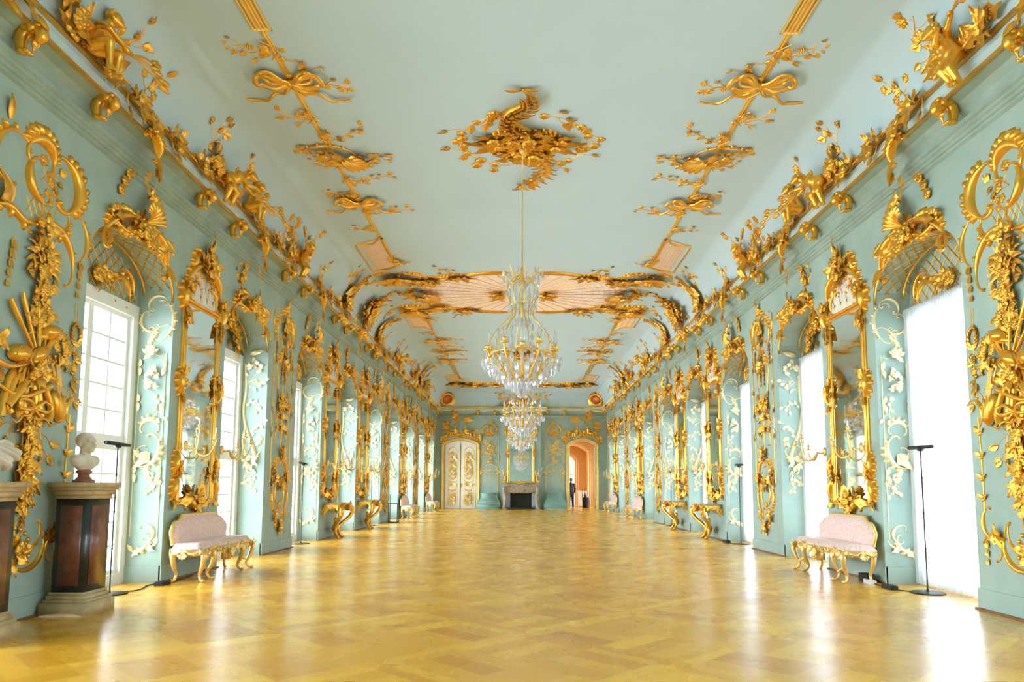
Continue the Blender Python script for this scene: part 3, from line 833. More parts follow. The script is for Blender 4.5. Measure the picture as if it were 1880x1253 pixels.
    for sd in (-1, 1):
        v = M(); u = .74 * sd
        v.scroll((u - .02 * sd, 4.3), (u + .03 * sd, 3.86), sd, 1.6, .2, .026, ruffle=4); husks(v, (u, 3.82), (u - .03 * sd, 3.36), 4, .075)
        v.sweep([(u - .02, 3.34), (u - .02, 2.98)], .006); v.sweep([(u + .02, 3.34), (u + .02, 2.98)], .006)
        for i in range(14): a = TAU * i / 14; v.leaf((u - .0 + .085 * cos(a), 3.0 + .12 * sin(a)), a + 1.9, .085, .03, .3, .4, nt=4)   # wreath
        vine(v, [(u, 2.88), (u + .02 * sd, 2.6), (u - .01 * sd, 2.3)], 12, .075, 100 + sd, fl=.3)
        v.scroll((u + .06 * sd, 2.3), (u - .05 * sd, 2.04), -sd, 2.0, .3, .024, ruffle=3)
        v.sweep(crv([(u, 2.1), (u - .02 * sd, 1.6), (u - .02 * sd, 1.06)], 14), .013)
        for z in (1.92, 1.66, 1.42, 1.2):
            for o in (-.7, .7): v.leaf((u - .015 * sd, z), pi / 2 + o, .10, .028, o * .8, .3, nt=4)
            v.blob((u - .015 * sd, z), .026, .03, h=.03)
        v.scroll((u - .02 * sd, 1.08), (u - .06 * sd, .80), sd, 1.5, .35, .024); v.scroll((u - .06 * sd, .82), (u - .26 * sd, .64), -sd, 2.3, .2, .026)
        husks(v, (u - .04 * sd, .76), (u - .04 * sd, .46), 3, .06)
        sp.append(('side_vine', v, 'gold'))
    return sp
kind('trophy', relief_trophy())

# ---- B: narrow panel of scrolls, hanging instruments and an oval cartouche below
def relief_cartouche(var=0):
    c = M(); s1 = 1 - 2 * (var % 2)
    c.leaf((.10, 5.0), pi / 2 + .2, .30, .07, -.7, .4, lob=3); c.scroll((.02, 4.98), (.20, 4.92), 1, 2.4, .4, .04, ruffle=5)
    c.scroll((.30, 4.86), (.40, 4.30), 1, 1.9, .4, .042, ruffle=7); c.scroll((-.28, 4.80), (-.42, 4.34), -1, 2.0, .4, .036, ruffle=6)
    c.scroll((-.26, 4.80), (.04, 4.86), 1, 2.0, .3, .034, ruffle=4); c.scroll((.24, 4.60), (-.14, 4.36), 1, 2.0, .4, .03, 'S', ruffle=3)
    cluster(c, (.0, 4.62), .22, .2, 13, .14, 11 + var, fl=.3); cluster(c, (.05, 4.36), .14, .14, 8, .12, 12 + var, fl=.3)
    husks(c, (-.42, 4.26), (-.44, 3.8), 5, .075); husks(c, (.42, 4.22), (.46, 3.75), 5, .075)
    h = M()
    h.scroll((.02, 4.22), (-.12, 3.80), -1, 1.5, .3, .034, ruffle=3); h.leaf((.05, 4.2), -pi / 2, .36, .09, .4, .3, lob=4)
    for sd in (-1, 1):
        h.scroll((sd * .05, 3.86), (sd * .34, 3.80), sd, 2.4, .25, .034, ruffle=5)
        h.sweep([(sd * .26, 3.78), (sd * .30, 3.2)], .012); h.sweep([(sd * .36, 3.74), (sd * .22, 3.16)], .014); h.leaf((sd * .3, 3.3), -pi / 2, .2, .04, .2, .3)
        husks(h, (sd * .1, 3.78), (sd * .1, 3.4), 4, .08)
        h.flower((sd * .22, 3.08), .085, 6); cluster(h, (sd * .26, 2.94), .1, .1, 7, .11, 30 + sd + var, fl=.5)
    cluster(h, (.0, 3.82), .16, .12, 9, .13, 33 + var); cluster(h, (-.16, 3.10), .12, .1, 8, .11, 35 + var, fl=.4)
    s = M()
    s.sweep(crv([(0, 3.4), (.02, 2.7), (.0, 2.1)], 16), .016)
    for i, v in enumerate((2.96, 2.74, 2.52)):
        for sd in (-1, 1): s.leaf((.01, v), pi / 2 + sd * (1.1 + .2 * i), .26, .06, sd * .8, .3, lob=3); vine(s, [(.01, v), (sd * .2, v + .06), (sd * .34, v - .08)], 5, .075, 45 + i * 3 + sd + var, fl=.4)
    s.scroll((.0, 2.56), (.34, 2.36), 1, 2.1, .3, .024, ruffle=3); s.scroll((-.02, 2.52), (-.36, 2.30), -1, 2.1, .3, .024, ruffle=3)
    k = M()
    cluster(k, (.02, 2.02), .13, .18, 10, .13, 52 + var, fl=.3); k.blob((.02, 2.06), .06, .07, h=.10)                 # little mask
    for sd in (-1, 1):
        k.scroll((sd * .10, 1.86), (sd * .36, 1.48), sd, 1.9, .4, .036, ruffle=6)
        k.scroll((sd * .40, 1.36), (sd * .20, .78), sd, 1.8, .4, .030, ruffle=5)
        k.scroll((sd * .16, 1.42), (sd * .10, .94), sd, 2.0, .25, .022)
        k.scroll((sd * .22, .80), (sd * .02, .52), sd, 1.7, .3, .030, ruffle=4)
        husks(k, (sd * .46, 1.5), (sd * .42, .9), 6, .075); vine(k, [(sd * .32, 1.86), (sd * .42, 1.66), (sd * .38, 1.5)], 5, .07, 58 + sd, fl=.5)
        cluster(k, (sd * .34, 1.5), .10, .12, 7, .12, 60 + sd + var, fl=.4); cluster(k, (sd * .28, .72), .08, .09, 6, .1, 63 + sd + var, fl=.3)
    cluster(k, (.0, 1.36), .13, .16, 9, .14, 66 + var, fl=.4); cluster(k, (.0, .56), .12, .15, 9, .13, 68 + var, fl=.2, up=-pi / 2)
    k.flower((.0, .96), .06, 6); k.leaf((0, .48), -pi / 2, .16, .05, .2, .3)
    sp = [('crest', c, 'gold'), ('hanging_trophies', h, 'gold'), ('flower_stem', s, 'gold'), ('oval_cartouche', k, 'gold')]
    for sd in (-1, 1):
        f = M(); f.sweep([(sd * .60, 4.5), (sd * .60, 2.9)], .011, .014); f.sweep([(sd * .60, 2.8), (sd * .56, 2.2), (sd * .56, 1.4)], .011, .014)
        for v in (4.4, 3.9, 3.4, 2.9, 2.4): f.leaf((sd * .60, v), -pi / 2 - sd * .4, .14, .035, sd * .5, .3, nt=4); f.leaf((sd * .60, v), pi / 2 + sd * .5, .11, .03, -sd * .5, .3, nt=4)
        f.scroll((sd * .60, 4.86), (sd * .60, 4.5), sd, 1.4, .3, .022)
        sp.append(('frame_strip', f, 'gold'))
    return sp
kind('cartouche', relief_cartouche(0)); kind('cartouche2', relief_cartouche(1))

# ---- corner half pier
def relief_half():
    c = M(); c.scroll((-.1, 4.9), (.14, 4.5), 1, 2.2, .4, .04, ruffle=6); c.scroll((-.12, 4.7), (-.1, 4.3), -1, 2., .4, .035, ruffle=5); cluster(c, (0, 4.5), .15, .25, 12, .13, 3)
    v = M(); vine(v, [(0, 4.3), (.05, 3.2), (-.04, 2.2), (.02, 1.0)], 40, .085, 4, fl=.35)
    k = M(); k.scroll((.0, 1.1), (.12, .6), 1, 2., .4, .03, ruffle=5); k.scroll((.0, 1.1), (-.14, .6), -1, 2., .4, .03, ruffle=5); cluster(k, (0, .7), .1, .2, 8, .1, 6)
    return [('crest', c, 'gold'), ('flower_stem', v, 'gold'), ('foot_scrolls', k, 'gold')]
kind('half', relief_half())

# ---- recess: trellis on the arch soffit and head, ornament over the arch
def niche(var):
    A = arch(24); lat = M()
    L = np.cumsum([0] + [math.dist(A[i], A[i + 1]) for i in range(24)]); LT = L[-1]
    def sof(s, d):        # s along the arch, d depth into the wall
        s = max(0, min(LT, s)); i = min(23, max(0, int(np.searchsorted(L, s) - 1))); t = (s - L[i]) / (L[i + 1] - L[i])
        u = A[i][0] + (A[i + 1][0] - A[i][0]) * t; z = A[i][1] + (A[i + 1][1] - A[i][1]) * t
        T = np.array(A[i + 1]) - np.array(A[i]); T /= np.linalg.norm(T)
        return (u + T[1] * .006, -d, z - T[0] * .006)
    st = M()
    if var == 0:
        n = 15
        for k in range(-4, n + 1):
            for sg in (1, -1):
                p = []
                for j in range(9):
                    d = .06 + .42 * j / 8; s = LT * k / n + (j / 8) * .56 * 1.0; s = s if sg > 0 else LT - s
                    if .12 < s < LT - .12: p.append(sof(s, d))
                if len(p) > 2: lat.tube([(a, c, b) for a, b, c in p], .0075, 5)
        for k in range(-3, 13):     # trellis on the flat head above the window
            for sg in (1, -1):
                p = []
                for j in range(14):
                    z = WT + .03 + j * .05; u = sg * (-1.0 + k * .17 + j * .045)
                    zz = ZS + (ZA - ZS) * max(0, 1 - (u / HW) ** 2) ** .425
                    if abs(u) < .96 and z < zz - .04: p.append((u, z, -REV + .008))
                if len(p) > 1: lat.sweep([q[:2] for q in p], .008, .008, w0=-REV + .004)
    rim = M(); rim.tube([(u * .985, z - .02, -.02) for u, z in A], .016, 6); rim.tube([(u * .95, z - .05, -.40) for u, z in A[1:-1]], .014, 6)
    hd = M(); w0 = -REV + .01
    B = M()
    if var == 0:
        B.scroll((-.78, WT + .06), (-.34, WT + .10), 1, 2.8, .3, .035, ruffle=6); B.scroll((.78, WT + .06), (.34, WT + .10), -1, 2.8, .3, .035, ruffle=6)
        cluster(B, (0, WT + .14), .18, .12, 10, .14, 5); B.blob((0, WT + .2), .05, .07, h=.1)
        B.scroll((-.86, WT + .1), (-.62, WT + .42), 1, 1.6, .5, .024); B.scroll((.86, WT + .1), (.62, WT + .42), -1, 1.6, .5, .024)
    else:
        for i in range(9):
            a = pi * (i + .5) / 9; cluster(B, (.62 * cos(a), WT + .06 + .42 * sin(a)), .2, .16, 9, .16, 200 + i, fl=.3)
        for i in range(7): B.leaf((-.9 + .3 * i, WT + .16), -pi / 2 + .3 * (-1) ** i, .2, .05, .4, .3, lob=3)
    hd.merge(B, (0, .03, w0))
    cr = M()
    for sd in (-1, 1):
        cr.scroll((sd * .08, ZA + .12), (sd * .74, ZA - .20), sd, 1.3, .5, .052, ruffle=9, h=.10, w0=0.)
        cr.scroll((sd * .20, ZA + .02), (sd * .62, ZA - .02), -sd, 1.8, .5, .034, ruffle=5, w0=.05)
        cr.leaf((sd * .4, ZA - .02), pi / 2 - sd * 1.2, .34, .1, -sd * .8, .4, lob=4, w0=.03); cr.leaf((sd * .7, ZA - .2), -pi / 2 + sd * .3, .3, .08, sd * .5, .4, lob=4, w0=.02)
        cr.shell((sd * .62, ZA - .02), .16, pi / 2 - sd * .7, 2.2, 5, .45, w0=.02)
    cluster(cr, (0, ZA + .0), .36, .14, 16, .17, 210 + var, fl=.25, w0=.06); cr.blob((.0, ZA + .03), .10, .085, h=.16)
    top = M()
    if var == 0:
        top.shell((.04, ZA + .16), .27, pi / 2 - .15, 2.9, 9, .7, w0=.03); top.shell((.10, ZA + .38), .18, pi / 2 - .2, 2.8, 7, .7, w0=.03)
        top.leaf((.1, ZA + .5), pi / 2 - .5, .22, .04, .9, .5, w0=.03); cluster(top, (-.04, ZA + .14), .2, .1, 9, .13, 5)
    else:
        vine(top, [(-.3, ZA + .05), (-.42, ZA + .3), (-.36, ZA + .62)], 9, .08, 7, fl=.2); vine(top, [(-.42, ZA + .3), (-.6, ZA + .4), (-.66, ZA + .55)], 6, .07, 9, fl=.2)
        top.leaf((.3, ZA + .1), pi / 2, .3, .07, .5, .4, lob=3); cluster(top, (.3, ZA + .06), .16, .1, 8, .12, 4)
    inner = [('soffit_trellis', lat, 'gold'), ('arch_rim', rim, 'gold'), ('head_ornament', hd, 'gold')]; face = [('arch_scrolls', cr, 'gold'), ('shell_finial' if var == 0 else 'foliage_finial', top, 'gold')]
    return [s for s in inner if s[1].n], face
for v_ in (0, 1):
    i_, f_ = niche(v_); kind('recess%d' % v_, i_); kind('niche%d' % v_, f_)

# ---- reveal panels (u across the reveal, half width .26)
def reveal(var):
    fr = M(); sc = M(); mid = M(); ft = M()
    if var == 0:
        for sd in (-1, 1):
            fr.sweep([(sd * .19, 3.2), (sd * .19, .62)], .007, .01)
            for v in (3.0, 2.5, 1.5): fr.leaf((sd * .19, v), -pi / 2 - sd * .5, .14, .03, sd * .5, .3, nt=4); fr.leaf((sd * .19, v), pi / 2 + sd * .5, .12, .03, -sd * .5, .3, nt=4)
        sc.scroll((-.10, 3.86), (.16, 3.98), 1, 2.6, .75, .020); sc.scroll((.18, 3.92), (.16, 3.42), 1, 1.5, .5, .020, ruffle=5)
        sc.scroll((-.16, 3.78), (.02, 3.52), -1, 2.6, .8, .020, ruffle=4); sc.scroll((.02, 3.54), (-.06, 3.28), 1, 2.4, .5, .020, 'S', ruffle=3); sc.scroll((.12, 3.6), (.02, 3.2), -1, 1.9, .5, .016)
        cluster(sc, (.0, 3.22), .08, .1, 6, .1, 4)
        cluster(mid, (.02, 2.92), .06, .05, 6, .09, 6, fl=.6); cluster(mid, (.0, 2.74), .08, .06, 7, .1, 7, fl=.5); vine(mid, [(.06, 2.6), (.1, 2.4), (.08, 2.2)], 6, .06, 8)
        mid.scroll((-.12, 2.16), (.12, 2.18), 1, 2.4, .3, .03, ruffle=5)
        mid.scroll((.13, 1.98), (-.04, 1.60), 1, 1.9, .4, .034, ruffle=6); mid.scroll((-.12, 1.86), (-.13, 1.6), -1, 1.7, .3, .02); mid.leaf((.0, 1.8), -1.9, .3, .08, -.6, .3, lob=4); mid.leaf((-.1, 1.74), 2.6, .14, .05, -.6, .3, lob=3)
        vine(mid, [(-.02, 1.56), (.06, 1.4), (.10, 1.22)], 8, .06, 9, fl=.5); vine(mid, [(.0, 1.5), (.1, 1.46), (.16, 1.3)], 5, .05, 10, fl=.4)
        ft.scroll((.02, .80), (.08, .56), 1, 2.4, .5, .018); ft.scroll((.08, .58), (-.12, .42), 1, 1.5, .3, .026, ruffle=4); ft.leaf((-.02, .46), -2.6, .16, .05, .5, .3, lob=3); ft.leaf((.06, .52), -1.0, .16, .045, .8, .3, lob=3); ft.scroll((.08, .5), (.2, .56), -1, 1.5, .3, .016)
        ft.leaf((-.14, .44), 2.4, .1, .03, -.4, .3)
    else:
        fr.sweep(crv([(-.17, 3.7), (-.14, 3.2), (-.18, 2.8), (-.10, 2.4), (.02, 2.1), (.10, 1.8)], 26), np.linspace(.022, .04, 26), np.linspace(.03, .05, 26))
        fr.sweep(crv([(-.12, 2.5), (-.18, 2.2), (-.1, 1.95), (.08, 1.85)], 14), .02)
        vine(sc, [(-.16, 3.6), (.0, 3.7), (.16, 3.62)], 9, .075, 14, fl=.15); vine(sc, [(-.15, 3.3), (.02, 3.4), (.18, 3.3)], 8, .07, 15, fl=.15); sc.blob((.02, 3.94), .12, .05, .1, .06); sc.leaf((-.1, 3.9), .1, .3, .05, .2, .3)
        vine(mid, [(-.14, 2.9), (.04, 2.96), (.16, 2.8)], 7, .06, 16, fl=.2); vine(mid, [(-.02, 2.3), (.12, 2.5), (.2, 2.5)], 7, .06, 17, fl=.2); vine(mid, [(.08, 2.1), (.16, 2.3), (.2, 2.1)], 5, .06, 21)
        mid.scroll((-.16, 2.0), (.16, 1.96), -1, 2.4, .4, .026, ruffle=4); cluster(mid, (.0, 1.78), .12, .1, 8, .11, 18)
        vine(ft, [(.02, 1.7), (.06, 1.45), (.02, 1.2)], 9, .065, 19, fl=.5); vine(ft, [(.0, 1.6), (-.1, 1.5), (-.12, 1.34)], 5, .055, 20, fl=.4)
    return [('frame_strip' if var == 0 else 'gilded_trunk', fr, 'gold_reveal'), ('top_scrolls', sc, 'gold_reveal'), ('middle_scrolls', mid, 'gold_reveal'), ('foot_scrolls', ft, 'gold_reveal')]
kind('reveal0', reveal(0)); kind('reveal1', reveal(1))

for side in ('left', 'right'):
    X, rz = wall_frame(side); mi = side == 'right'; sx = -1 if side == 'left' else 1
    for k in range(2, 12):
        ph = PH[k].format(s=side); y = PIER[k]
        if k == 2: place('trophy', 'gilded_trophy_relief', 'tall gilded relief of hat, lute and flowers on %s' % ph, 'wall relief', 'gilded trophy reliefs', (X, y, 0), rz, mi, .46)
        elif k in (4, 7, 9):
            place('cartouche' if k != 7 else 'cartouche2', 'gilded_cartouche_relief', 'narrow gilded relief with oval cartouche on %s' % ph, 'wall relief', 'gilded cartouche reliefs', (X, y, 0), rz, mi, .32)
        elif k == 11: place('half', 'gilded_corner_relief', 'slim gilded flower relief on %s' % ph, 'wall relief', 'gilded corner reliefs', (X, y - .62, 0), rz, mi, .45)
    for k in range(1, 11):
        v = 1 if k % 2 else 0
        nm = ORD[k - 2] if k > 1 else 'edge'
        v = 0 if k % 2 == 0 else 1
        place('niche%d' % v, 'gilded_arch_ornament', ('gilded shell and trellis ornament' if v == 0 else 'gilded leafy ornament') + ' over the %s %s window recess' % (nm, side), 'arch ornament', 'gilded ornaments over the window arches', (X + sx * .004, WIN[k], 0), rz, mi, WT + .02)
        place('recess%d' % v, 'gilded_recess_ornament', ('gilded trellis lining the arched head' if v == 0 else 'gilded foliage lining the arched head') + ' of the %s %s window recess' % (nm, side), 'arch ornament', 'gilded linings of the window arches', (X, WIN[k], 0), rz, mi, WT + .02)
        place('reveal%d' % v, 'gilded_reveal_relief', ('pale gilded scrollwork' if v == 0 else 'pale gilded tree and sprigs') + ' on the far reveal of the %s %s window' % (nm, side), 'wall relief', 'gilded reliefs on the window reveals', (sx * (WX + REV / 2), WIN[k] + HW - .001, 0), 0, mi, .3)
# ------------------------------------------------------------------ pier mirrors
def mirror_spec():
    gw, z0, z1 = .50, 1.10, 3.98
    gl = M(); gl.raw([(-gw, z0, .012), (gw, z0, .012), (gw, z1, .012), (-gw, z1, .012)], [(0, 1, 2, 3)])
    fr = M()
    for sd in (-1, 1):
        for o, r in ((.03, .022), (.075, .030), (.125, .020)): fr.sweep([(sd * (gw + o), z0 - .05), (sd * (gw + o), z1 + .1)], r, r * 1.6)
    for z in (z0 - .05, z1 + .04):
        for o, r in ((0, .03), (-.05, .02)): fr.sweep([(-gw - .1, z + o), (gw + .1, z + o)], r, r * 1.5)
    tp = M(); n = 10; A = [(-gw + 2 * gw * i / n, z1 + .42 + .16 * sin(pi * i / n)) for i in range(n + 1)]
    for (a, z), (b, y) in zip(A[:-1], A[1:]): tp.raw([(a, z1 + .05, .01), (b, z1 + .05, .01), (b, y, .01), (a, z, .01)], [(0, 1, 2, 3)])
    for i in range(9):
        u = -.44 + .11 * i; tp.leaf((u, z1 + .08), pi / 2 + .5 * (-1) ** i, .2, .035, .7, .15); tp.leaf((u + .04, z1 + .26), pi / 2 - .6 * (-1) ** i, .17, .03, .7, .15)
    cr = M()
    for sd in (-1, 1):
        cr.scroll((sd * .02, z1 + .66), (sd * .56, z1 + .30), sd, 1.4, .4, .045, ruffle=6, h=.09)
        cr.scroll((sd * .14, z1 + .86), (sd * .36, z1 + .52), sd, 2.0, .45, .04, ruffle=5, h=.08); cr.leaf((sd * .2, z1 + .7), pi / 2 - sd * .8, .26, .07, -sd * .8, .5, lob=3, w0=.05)
        cr.scroll((sd * .20, z1 + .38), (sd * .44, z1 + .14), sd, 1.6, .4, .03, ruffle=3, w0=.02)
    cluster(cr, (.04, z1 + .66), .18, .2, 14, .16, 303, fl=.35, w0=.06); cluster(cr, (.05, z1 + .9), .12, .12, 9, .14, 304, fl=.2, w0=.05)
    cr.leaf((.05, z1 + .90), pi / 2 - .2, .34, .05, .5, .4, lob=2, nt=9, w0=.04); cr.leaf((.0, z1 + .88), pi / 2 + .5, .22, .05, -.6, .4, lob=2, w0=.04)
    sp = [('mirror_glass', gl, 'mirror'), ('frame', fr, 'gold'), ('top_panel', tp, 'door_white', 'ivory panel with gilt sprigs above the glass'), ('crest', cr, 'gold')]
    for sd in (-1, 1):
        s = M(); u = sd * (gw + .09)
        s.scroll((u, z1 + .26), (u + sd * .02, z1 - .12), sd, 1.5, .4, .055, ruffle=4, h=.10); s.leaf((u, z1 - .05), -pi / 2, .3, .08, -sd * .5, .4, lob=4, w0=.03)
        cluster(s, (u, z1 + .22), .1, .1, 8, .13, 310 + sd, fl=.3, w0=.05); cluster(s, (u - sd * .02, z1 - .28), .07, .1, 7, .1, 312 + sd, fl=.5, w0=.04)
        sp.append(('shoulder_ornament', s, 'gold'))
        q = M(); q.scroll((u, 2.98), (u + sd * .0, 2.58), sd, 1.5, .4, .045, ruffle=5, h=.09); q.leaf((u, 2.62), -pi / 2, .22, .06, sd * .3, .4, lob=3, w0=.02); cluster(q, (u, 2.84), .06, .14, 8, .11, 314 + sd, fl=.3, w0=.05)
        sp.append(('side_ornament', q, 'gold'))
        b = M(); b.scroll((u + sd * .02, 1.78), (u + sd * .05, 1.42), sd, 1.2, .4, .035, ruffle=5, h=.08); b.scroll((u, 1.42), (u + sd * .07, 1.06), sd, 1.3, .4, .04, ruffle=5, h=.08)
        cluster(b, (u, 1.5), .06, .16, 8, .11, 316 + sd, fl=.2, w0=.03); b.leaf((u + sd * .02, 1.1), -pi / 2 + sd * .5, .24, .07, sd * .5, .4, lob=3); b.leaf((u - sd * .12, 1.04), pi + (0 if sd > 0 else pi), .3, .07, .3, .4, lob=4, w0=.02)
        sp.append(('corner_ornament', b, 'gold'))
    bo = M(); bo.scroll((-.28, 1.02), (.0, .98), 1, 2.2, .4, .035, ruffle=5, h=.08); bo.scroll((.28, 1.02), (.0, .98), -1, 2.2, .4, .035, ruffle=5, h=.08)
    bo.shell((.0, 1.10), .20, pi / 2, 2.6, 9, .4, w0=.05); cluster(bo, (0, 1.08), .22, .15, 14, .15, 320, fl=.2, w0=.05); cluster(bo, (0, .96), .1, .08, 8, .12, 321, fl=.2, w0=.03, up=-pi / 2)
    bo.scroll((-.16, 1.12), (-.06, .92), -1, 1.9, .3, .03, h=.1); bo.scroll((.16, 1.12), (.06, .92), 1, 1.9, .3, .03, h=.1)
    sp.append(('base_cartouche', bo, 'gold'))
    return sp
kind('mirror', mirror_spec())

# ---- three-armed sconces screwed to the mirror frames (x along wall, -y out, z up; raw)
def sconce_spec():
    ba = M(); ba.ball((0, -.03, 0), (.045, .03, .08), 10, 6); ba.tube(crv([(0, -.02, .0), (0, -.10, -.03), (0, -.16, .0)], 10), .014, 7)
    parts = [('backplate', ba, 'gold_pale')]
    for i, (dx, dy, dz) in enumerate(((-.16, -.22, .02), (.04, -.34, .10), (.22, -.18, .22))):
        a = M(); a.tube(crv([(0, -.14, 0), (dx * .3, -.14 + dy * .3, -.13), (dx * .8, -.14 + dy * .7, -.13), (dx, -.14 + dy, dz - .06), (dx, -.14 + dy, dz)], 22), np.linspace(.012, .008, 22), 7)
        a.tube(crv([(dx * .5, -.14 + dy * .5, -.14), (dx * .65, -.14 + dy * .5, -.05), (dx * .45, -.14 + dy * .4, -.03)], 8), .006, 5)
        a.lathe([(.005, -.01), (.045, 0), (.05, .012), (.015, .016), (.014, .03), (.024, .045), (.022, .075), (.0, .075)], (dx, -.14 + dy, dz), 12)
        parts.append(('arm', a, 'gold_pale'))
        c = M(); c.lathe([(.011, .07), (.011, .15), (.002, .155)], (dx, -.14 + dy, dz), 8); parts.append(('candle', c, 'candle'))
    return parts
kind('sconce', sconce_spec())

# ---- pink settee (x along, y from front -.5 to wall 0, z up); origin on the floor at the wall side
def settee_spec():
    L, D = .93, .48; parts = []
    st = M(); G = []        # cushioned seat with a serpentine front
    n, k = 30, 10
    for i in range(n + 1):
        f = i / n; x = -L + 2 * L * f; row = []
        fr = -D - .025 * cos(f * TAU * 1.0) - .02 * cos(pi * (2 * f - 1)); e = min(f, 1 - f); cr = min(1, (e / .04)) ** .5 if e < .04 else 1
        for j in range(k + 1):
            g = j / k; y = fr * (1 - g) + (-.06) * g; eg = min(1, min(g, 1 - g) / .10) ** .5 if min(g, 1 - g) < .10 else 1
            row.append((x, y, .455 + .075 * min(cr, 1) * eg + .012 * sin(pi * f) * sin(pi * g)))
        G.append(row)
    st.grid(G)
    G2 = []
    for i in range(n + 1):
        f = i / n; x = -L + 2 * L * f; fr = -D - .025 * cos(f * TAU) - .02 * cos(pi * (2 * f - 1)); G2.append([(x, fr, .44), (x, fr, .46)])
    st.grid(G2); st.box((-L, -D + .02, .43), (L, -.06, .46)); parts.append(('seat', st, 'pink'))
    bk = M(); m2 = 40       # back with stepped round shoulders
    def top(x):
        a = abs(x); return .90 if a < .60 else (.90 - .03 - .11 * ((a - .60) / .10) ** .5 * .6 if a < .70 else .82 - .14 * ((a - .70) / .17) ** 2.2)
    F1 = []; B1 = []
    xs = np.linspace(-.87, .87, m2 + 1)
    for x in xs:
        t = top(x); r1 = []; w = .87 - .05 * 0; xx = x
        for j in range(9):
            g = j / 8; z = .50 + (t - .50) * g; pin = .80 + .20 * min(1, (z - .5) / .2) if abs(x) > .5 else 1
            e = min(min(g, 1) * 5 if False else 1, 1); ed = min(1, min(1 - g, (.87 - abs(x)) / .87 * 3) * 6)
            r1.append((x * (1 - .06 * max(0, 1 - (z - .5) / .16)), -.075 - .055 * max(0, ed) ** .5 - .0 + .05 * (z - .5) * 1.0, z))
        F1.append(r1)
    bk.grid(F1); parts.append(('backrest', bk, 'pink'))
    bf = M(); P = [F1[0][j] for j in range(9)] + [F1[i][8] for i in range(1, m2)] + [F1[m2][j] for j in range(8, -1, -1)]
    bf.tube([(p[0] * 1.005, -.05 + .05 * (p[2] - .5), p[2] + .004) for p in P], .026, 8)
    V = [(p[0], -.045, p[2]) for p in P]; bf.raw(V, [tuple(range(len(V)))]); parts.append(('back_frame', bf, 'gold_pale'))
    ap = M()                # carved apron, front and sides
    for i in range(15):
        f = (i + .5) / 15; x = -L + 2 * L * f; dep = .07 + .05 * abs(sin(f * pi * 3)) ** 2 + (.09 if abs(f - .5) < .12 else 0)
        ap.box((x - L / 15 - .002, -D - .03, .445 - dep), (x + L / 15 + .002, -D + .015, .45))
    o = M(); o.shell((0, .40), .10, -pi / 2, 2.6, 7, .4); cluster(o, (0, .36), .12, .05, 10, .065, 401, fl=.3)
    for sd in (-1, 1):
        o.scroll((sd * .10, .42), (sd * .36, .42), -sd, 1.3, .4, .016, ruffle=5); o.scroll((sd * .40, .40), (sd * .72, .41), sd, 1.1, .4, .015, ruffle=4); cluster(o, (sd * .84, .40), .05, .04, 7, .06, 402 + sd, fl=.3)
        o.leaf((sd * .22, .42), -pi / 2 + sd * .8, .11, .035, .3, .3, lob=3); o.leaf((sd * .6, .42), -pi / 2, .09, .035, .3, .3, lob=3)
    for V_, F_ in [(o.arr(), o.F)]: ap.raw(np.stack([V_[:, 0], -D - .03 - V_[:, 2], V_[:, 1]], 1), F_)
    for sd in (-1, 1):
        ap.box((min(sd * L, sd * (L - .04)), -D + .02, .36), (max(sd * L, sd * (L - .04)), -.06, .45))
        s = M(); s.shell((0, .40), .085, -pi / 2, 2.4, 5, .4); s.scroll((-.05, .41), (-.17, .40), 1, 1.2, .3, .013, ruffle=2); s.scroll((.05, .41), (.17, .40), -1, 1.2, .3, .013, ruffle=2); s.flower((0, .385), .03, 6)
        V_ = s.arr(); ap.raw(np.stack([sd * (L + V_[:, 2]), -.26 + V_[:, 0] * sd, V_[:, 1]], 1), s.F)
    parts.append(('apron', ap, 'gold_pale'))
    def leg(x, y, dx, dy):
        l = M(); p = crv([(x, y, .44), (x + dx * .05, y + dy * .05, .36), (x + dx * .02, y + dy * .02, .22), (x - dx * .04, y - dy * .04, .10), (x + dx * .0, y + dy * .0, .03), (x + dx * .05, y + dy * .05, .02)], 22)
        l.tube(p, np.interp(np.linspace(0, 1, 22), [0, .2, .6, .85, .95, 1], [.036, .042, .022, .018, .024, .017]), 9)
        l.ball((x + dx * .05, y + dy * .05, .024), (.03, .03, .024), 8, 5); l.ball((x + dx * .05, y + dy * .05, .37), (.034, .034, .05), 9, 6); l.ball((x + dx * .03, y + dy * .03, .25), (.028, .028, .05), 8, 5)
        return l
    for sd in (-1, 1):
        parts.append(('leg', leg(sd * .86, -D + .0, sd * .6, -.8), 'gold_pale')); parts.append(('leg', leg(sd * .54, -D + .02, -sd * .2, -.9), 'gold_pale')); parts.append(('leg', leg(sd * .84, -.10, sd * .9, .2), 'gold_pale'))
        s = M(); s.tube(crv([(sd * .84, -D + .03, .13), (sd * .70, -D + .05, .19), (sd * .56, -D + .03, .13)], 10), .014, 7); s.ball((sd * .70, -D + .05, .19), .035, 8, 5); parts.append(('stretcher', s, 'gold_pale'))
    return parts
kind('settee', settee_spec())

